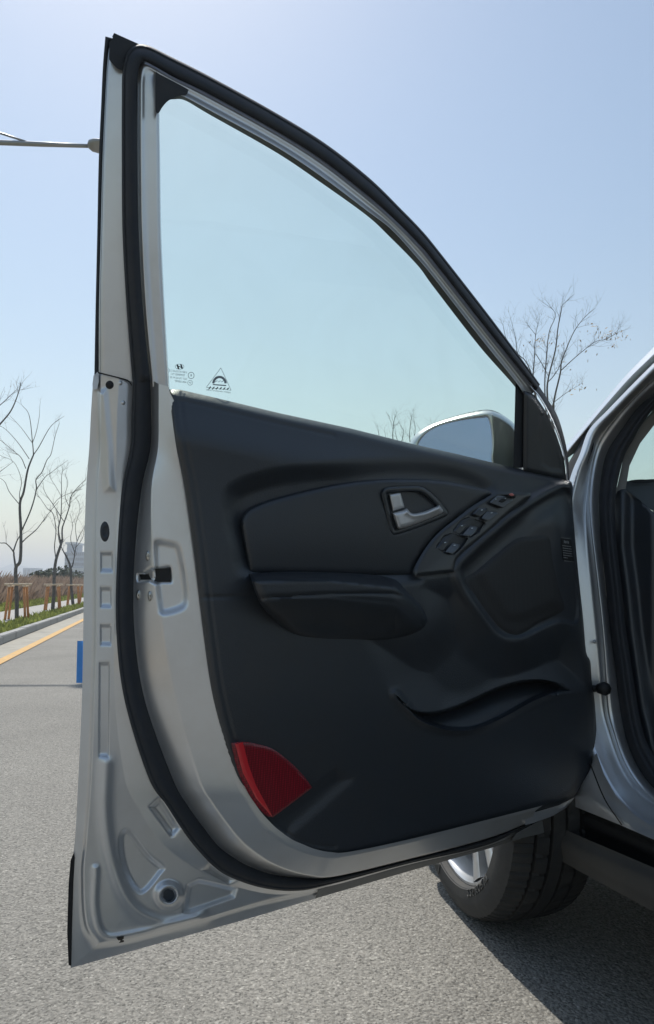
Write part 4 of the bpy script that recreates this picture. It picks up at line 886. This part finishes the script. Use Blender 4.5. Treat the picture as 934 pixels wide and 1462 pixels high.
patch('sill_step', [(795, 1143), (834, 1157), (885, 1177.5), (934, 1199), (1000, 1228), (1000, 1270), (934, 1240), (834, 1197), (798, 1181), (780, 1170)], lambda P: 35 + 12 * ss(3, -3, sdf(P, [(830, 1160), (1000, 1235), (1000, 1255), (830, 1178)])), BO, 'black', car, 5)
CL = [(768, 1186), (798, 1180), (834, 1196.5), (934, 1239), (1010, 1272), (1010, 1343), (934, 1302), (829, 1245), (784, 1219), (772, 1204)]
patch('sill_cladding', CL, lambda P: 85 + 10 * ss(0, 20, -sdf(P, CL)), BO, 'cladding', car, 6, -120)
tube('door_check', [tuple(v) for v in BO.un([(838, 983), (852, 983), (861, 983.5)], [15, 5, -2])], [.009, .007, .006], 'black', car, 8)
tube('check_bolt', [tuple(v) for v in BO.un([(858, 983), (864, 983.5), (867, 983.5)], [0, 6, 6])], [.013, .015, .006], 'black', car, 8)

pd = BO.un([(849, 916)], [-8])[0]
tube('pillar_dimple', [tuple(pd), tuple(pd + np.array((CARB[0], CARB[1], 0)) * .004)], [.005, .002], 'silver', car, 10)
# ---- the rest of the body, in car coordinates (f forward, b outward-left, z up)
F3 = Vector((CARF[0], CARF[1], 0)); L3 = Vector((CARB[0], CARB[1], 0)); O3 = Vector((0.5, 1.655, 0))
def cp(f, b, z): return O3 + F3 * f + L3 * b + UP * z
def shell(name, secs, m, closed=False):
    V, Fc = [], []; k = len(secs[0])
    for i, s in enumerate(secs):
        V += [tuple(cp(*p)) for p in s]
        if i:
            b = len(V) - 2 * k
            for j in range(k - 1): Fc.append((b + j, b + j + 1, b + k + j + 1, b + k + j))
    return autosharp(link(name, mesh(name, V, Fc), m, car), 35)
WF = 0.42                                                       # front axle along f from the door hinge
def fend(b0):
    secs = []
    for f in np.linspace(0.02, 1.16, 40):
        d = abs(f - WF); arch = math.sqrt(max(0, .40 ** 2 - d * d)) if d < .40 else 0
        zl = max(.27, .33 + arch) if d < .40 else .27
        nose = ss(.85, 1.16, np.array([f]))[0]; hz = .98 - .16 * (f / 1.16) ** 2 - .1 * nose; bb = b0 - .42 * nose ** 1.5
        secs.append([(f, bb - .02, zl), (f, bb + .035, max(zl + .02, .5)), (f, bb + .04, max(zl + .03, .7)), (f, bb, hz - .05), (f, bb - .12, hz)])
    return secs
shell('front_fender', fend(0.0), 'silver')
shell('front_fender', [[(f, -1.72 - b, z) for f, b, z in s] for s in fend(0.0)], 'silver')
shell('bonnet', [[(f, -.12 - .42 * t ** 1.5 * 0, .985 - .17 * (f / 1.16) ** 2 - .1 * t), (f, -.5, 1.04 - .17 * (f / 1.16) ** 2 - .1 * t), (f, -1.2, 1.04 - .17 * (f / 1.16) ** 2 - .1 * t), (f, -1.6, .985 - .17 * (f / 1.16) ** 2 - .1 * t)] for f in np.linspace(.12, 1.16, 10) for t in [float(ss(.85, 1.16, np.array([f]))[0])]], 'silver')
shell('front_bumper', [[(1.0, -.2, z), (1.2, -.4, z), (1.26, -.86, z), (1.2, -1.32, z), (1.0, -1.55, z)] for z in (.24, .45, .7, .78)], 'silver')
shell('underbody', [[(f, -.06, .22), (f, -.06, .34), (f, -1.66, .34), (f, -1.66, .22), (f, -.06, .22)] for f in (-2.9, -2, -1, 0, .06)], 'floor')
shell('engine_bay', [[(f, -.30, .2), (f, -.30, .85), (f, -1.42, .85), (f, -1.42, .2), (f, -.30, .2)] for f in (.06, .6, 1.05)], 'floor')
shell('firewall', [[(.06, -.06, z), (.06, -1.66, z)] for z in (.3, .7, .98)], 'floor')
shell('wheel_liner', [[(WF - .41 * math.cos(q), b, .34 + .41 * math.sin(q)) for b in (-.0, -.15, -.3)] for q in np.linspace(-.15, math.pi + .15, 18)], 'floor')
shell('roof', [[(f, -.30, z - .03), (f, -.5, z + .01), (f, -.86, z + .03), (f, -1.22, z + .01), (f, -1.42, z - .03)] for f, z in ((-.52, 1.53), (-.9, 1.62), (-1.6, 1.64), (-2.4, 1.6), (-2.75, 1.5))], 'silver')
wsx = [[(.2, -.14, 1.0), (.32, -.86, 1.0), (.2, -1.58, 1.0)], [(-.52, -.30, 1.5), (-.48, -.86, 1.54), (-.52, -1.42, 1.5)]]
shell('windshield', wsx, 'windshield')
shell('right_side', [[(f, -1.70, .27), (f, -1.76, .7), (f, -1.70, .97)] for f in (0, -1, -2, -3.0)], 'silver')
shell('right_pillar', [[(.1, -1.62, .97), (0, -1.62, .97)], [(-.55, -1.44, 1.52), (-.62, -1.44, 1.52)]], 'silver')
shell('rear_side', [[(f, -.02, .27), (f, .04, .6), (f, .03, .85), (f, -.02, .98), (f, -.28, 1.58)] for f in (-1.12, -1.6, -2.2, -2.9)], 'silver')
shell('tailgate', [[(-2.9, -.02, .27), (-2.98, -.86, .27), (-2.9, -1.72, .27)], [(-2.92, -.02, .95), (-3.0, -.86, .95), (-2.92, -1.72, .95)], [(-2.75, -.28, 1.58), (-2.8, -.86, 1.6), (-2.75, -1.44, 1.58)]], 'silver')
# seat back just inside, off frame
# ---- front wheel
WYAW = R(-6)
wc = Vector((0.432, 1.940, 0.343))
an = Vector((CARB[0] * math.cos(WYAW) - CARB[1] * math.sin(WYAW), CARB[0] * math.sin(WYAW) + CARB[1] * math.cos(WYAW), 0)).normalized(); fw = Vector((an.y, -an.x, 0)) * -1
wheel = empty('wheel', (wc.x, wc.y, 0), car)
def wp(x, r, q): return wc + an * x + (fw * math.cos(q) + UP * math.sin(q)) * r
prof = [(-.085, .243), (-.105, .262), (-.113, .29), (-.106, .315)]
tread = []
for x0, x1, g in ((-.098, -.056, 0), (-.048, -.006, 0), (.002, .004, 0), (.012, .05, 0), (.058, .098, 0)):
    pass
ribs = [(-.100, -.058), (-.050, -.022), (-.014, .014), (.022, .050), (.058, .100)]
PR = list(prof)
for i, (a, b) in enumerate(ribs):
    za = .345 - .9 * a * a if i else .334; zb = .345 - .9 * b * b
    if i == 4: zb = .334
    if i: PR.append((a - .0005, .329))
    PR += [(a, .345 - .9 * a * a if i else .332), ((a + b) / 2, .345 - .9 * ((a + b) / 2) ** 2), (b, .345 - .9 * b * b if i < 4 else .332)]
    if i < 4: PR.append((b + .0005, .329))
PR += [(.1045, .324), (.107, .318), (.1115, .308), (.1125, .304), (.1137, .300), (.1137, .285), (.113, .270), (.111, .2695), (.109, .267), (.102, .265), (.088, .264)]
NA = 360; V, Fc = [], []
for k in range(NA):
    q = 2 * math.pi * k / NA
    for j, (x, r) in enumerate(PR):
        dr = 0
        if r > .3335 or (abs(abs(x) - .100) < .001):
            ax_ = abs(x)
            if ax_ > .0995: dr = -.002 if k % 4 == 0 else 0
            elif ax_ > .056: dr = -.005 if k % 4 == 0 else 0
            elif ax_ > .018: dr = -.005 if (k + (j % 3)) % 8 == 0 else 0
        V.append(tuple(wp(x, r + dr, q)))
n1 = len(PR)
for k in range(NA):
    for j in range(n1 - 1):
        k2 = (k + 1) % NA; Fc.append((k * n1 + j, k * n1 + j + 1, k2 * n1 + j + 1, k2 * n1 + j))
autosharp(link('tyre', mesh('tyre', V, Fc), 'tyre', wheel), 30)
# raised writing on the sidewall
def walltext(txt, qc, r0, h, span):
    cu = bpy.data.curves.new('t', 'FONT'); cu.body = txt; cu.align_x = 'CENTER'; cu.size = 1; cu.resolution_u = 3; cu.extrude = .12
    ob = bpy.data.objects.new('t', cu); COL.objects.link(ob); dg = bpy.context.evaluated_depsgraph_get(); me = bpy.data.meshes.new_from_object(ob.evaluated_get(dg))
    wd = max(v.co.x for v in me.vertices) - min(v.co.x for v in me.vertices)
    for v in me.vertices:
        q = qc + v.co.x / wd * span; r = r0 + v.co.y * h
        x = float(np.interp(r, [.267, .270, .285, .300], [.109, .113, .1137, .1137])) + (.0026 if v.co.z > 0 else -.001)
        v.co = wp(x, r, q)
    bpy.data.objects.remove(ob); bpy.data.curves.remove(cu); return me
link('sidewall_lettering', walltext('CRUGEN', R(230), .270,   .040, R(46)), 'cladding', wheel, False)
link('sidewall_lettering', walltext('225/60R17', R(306), .268, .026, R(30)), 'cladding', wheel, False)
# rim
RPf = [(.088, .266), (.094, .263), (.094, .257), (.086, .251), (.04, .234), (-.03, .212), (-.08, .22), (-.085, .243)]
V, Fc = [], []
for k in range(72):
    q = 2 * math.pi * k / 72; V += [tuple(wp(x, r, q)) for x, r in RPf]
for k in range(72):
    for j in range(len(RPf) - 1):
        k2 = (k + 1) % 72; n2 = len(RPf); Fc.append((k * n2 + j, k * n2 + j + 1, k2 * n2 + j + 1, k2 * n2 + j))
autosharp(link('rim', mesh('rim', V, Fc), 'rim', wheel), 40)
for k in range(5):
    for sgn in (-1, 1):
        q = R(-90 + 36 + 72 * k); V, Fc = [], []
        for r, hw, xo, off in ((.045, .020, .058, .018), (.10, .017, .066, .024), (.17, .017, .078, .036), (.246, .024, .089, .054)):
            c = wp(0, r, q); tq = (fw * -math.sin(q) + UP * math.cos(q)); b = len(V)
            for dx, dt in ((-.03, -hw * 1.15), (0, -hw), (.004, -hw * .6), (.004, hw * .6), (0, hw), (-.03, hw * 1.15)): V.append(tuple(c + an * (xo + dx) + tq * (dt + sgn * off)))
            if b:
                for j in range(6): Fc.append((b - 6 + j, b - 6 + (j + 1) % 6, b + (j + 1) % 6, b + j))
        autosharp(link('spoke', mesh('spoke', V, Fc), 'rim', wheel), 40)
V, Fc = [], []
tube('hub', [wp(-.02, 0, 0), wp(.05, 0, 0), wp(.066, 0, 0), wp(.068, 0, 0)], [.075, .07, .05, .03], 'rim', wheel, 24)
tube('brake_disc', [wp(-.03, 0, 0), wp(-.015, 0, 0)], [.15, .15], 'chrome', wheel, 40)
tube('backing_plate', [wp(-.05, 0, 0), wp(-.045, 0, 0)], [.19, .19], 'black', wheel, 40)
tube('axle', [wp(-.02, 0, 0), wp(-.5, 0, 0)], [.04, .04], 'black', wheel, 10)

# ---------------------------------------------------------------- haze
V, Fc = [], []
boxmesh(V, Fc, (0, 1450, 39), (Vector((1, 0, 0)), Vector((0, 1, 0)), UP), (3500, 2900, 41))
hz = link('haze', mesh('haze', V, Fc), None, None, False); hz['kind'] = 'stuff'
hm = bpy.data.materials.new('haze'); hm.use_nodes = True; t = hm.node_tree; t.nodes.clear()
o = t.nodes.new('ShaderNodeOutputMaterial'); pv = t.nodes.new('ShaderNodeVolumePrincipled')
pv.inputs['Color'].default_value = (.86, .92, 1, 1); pv.inputs['Density'].default_value = .0011; pv.inputs['Anisotropy'].default_value = .3
t.links.new(pv.outputs[0], o.inputs['Volume']); hz.data.materials.append(hm)
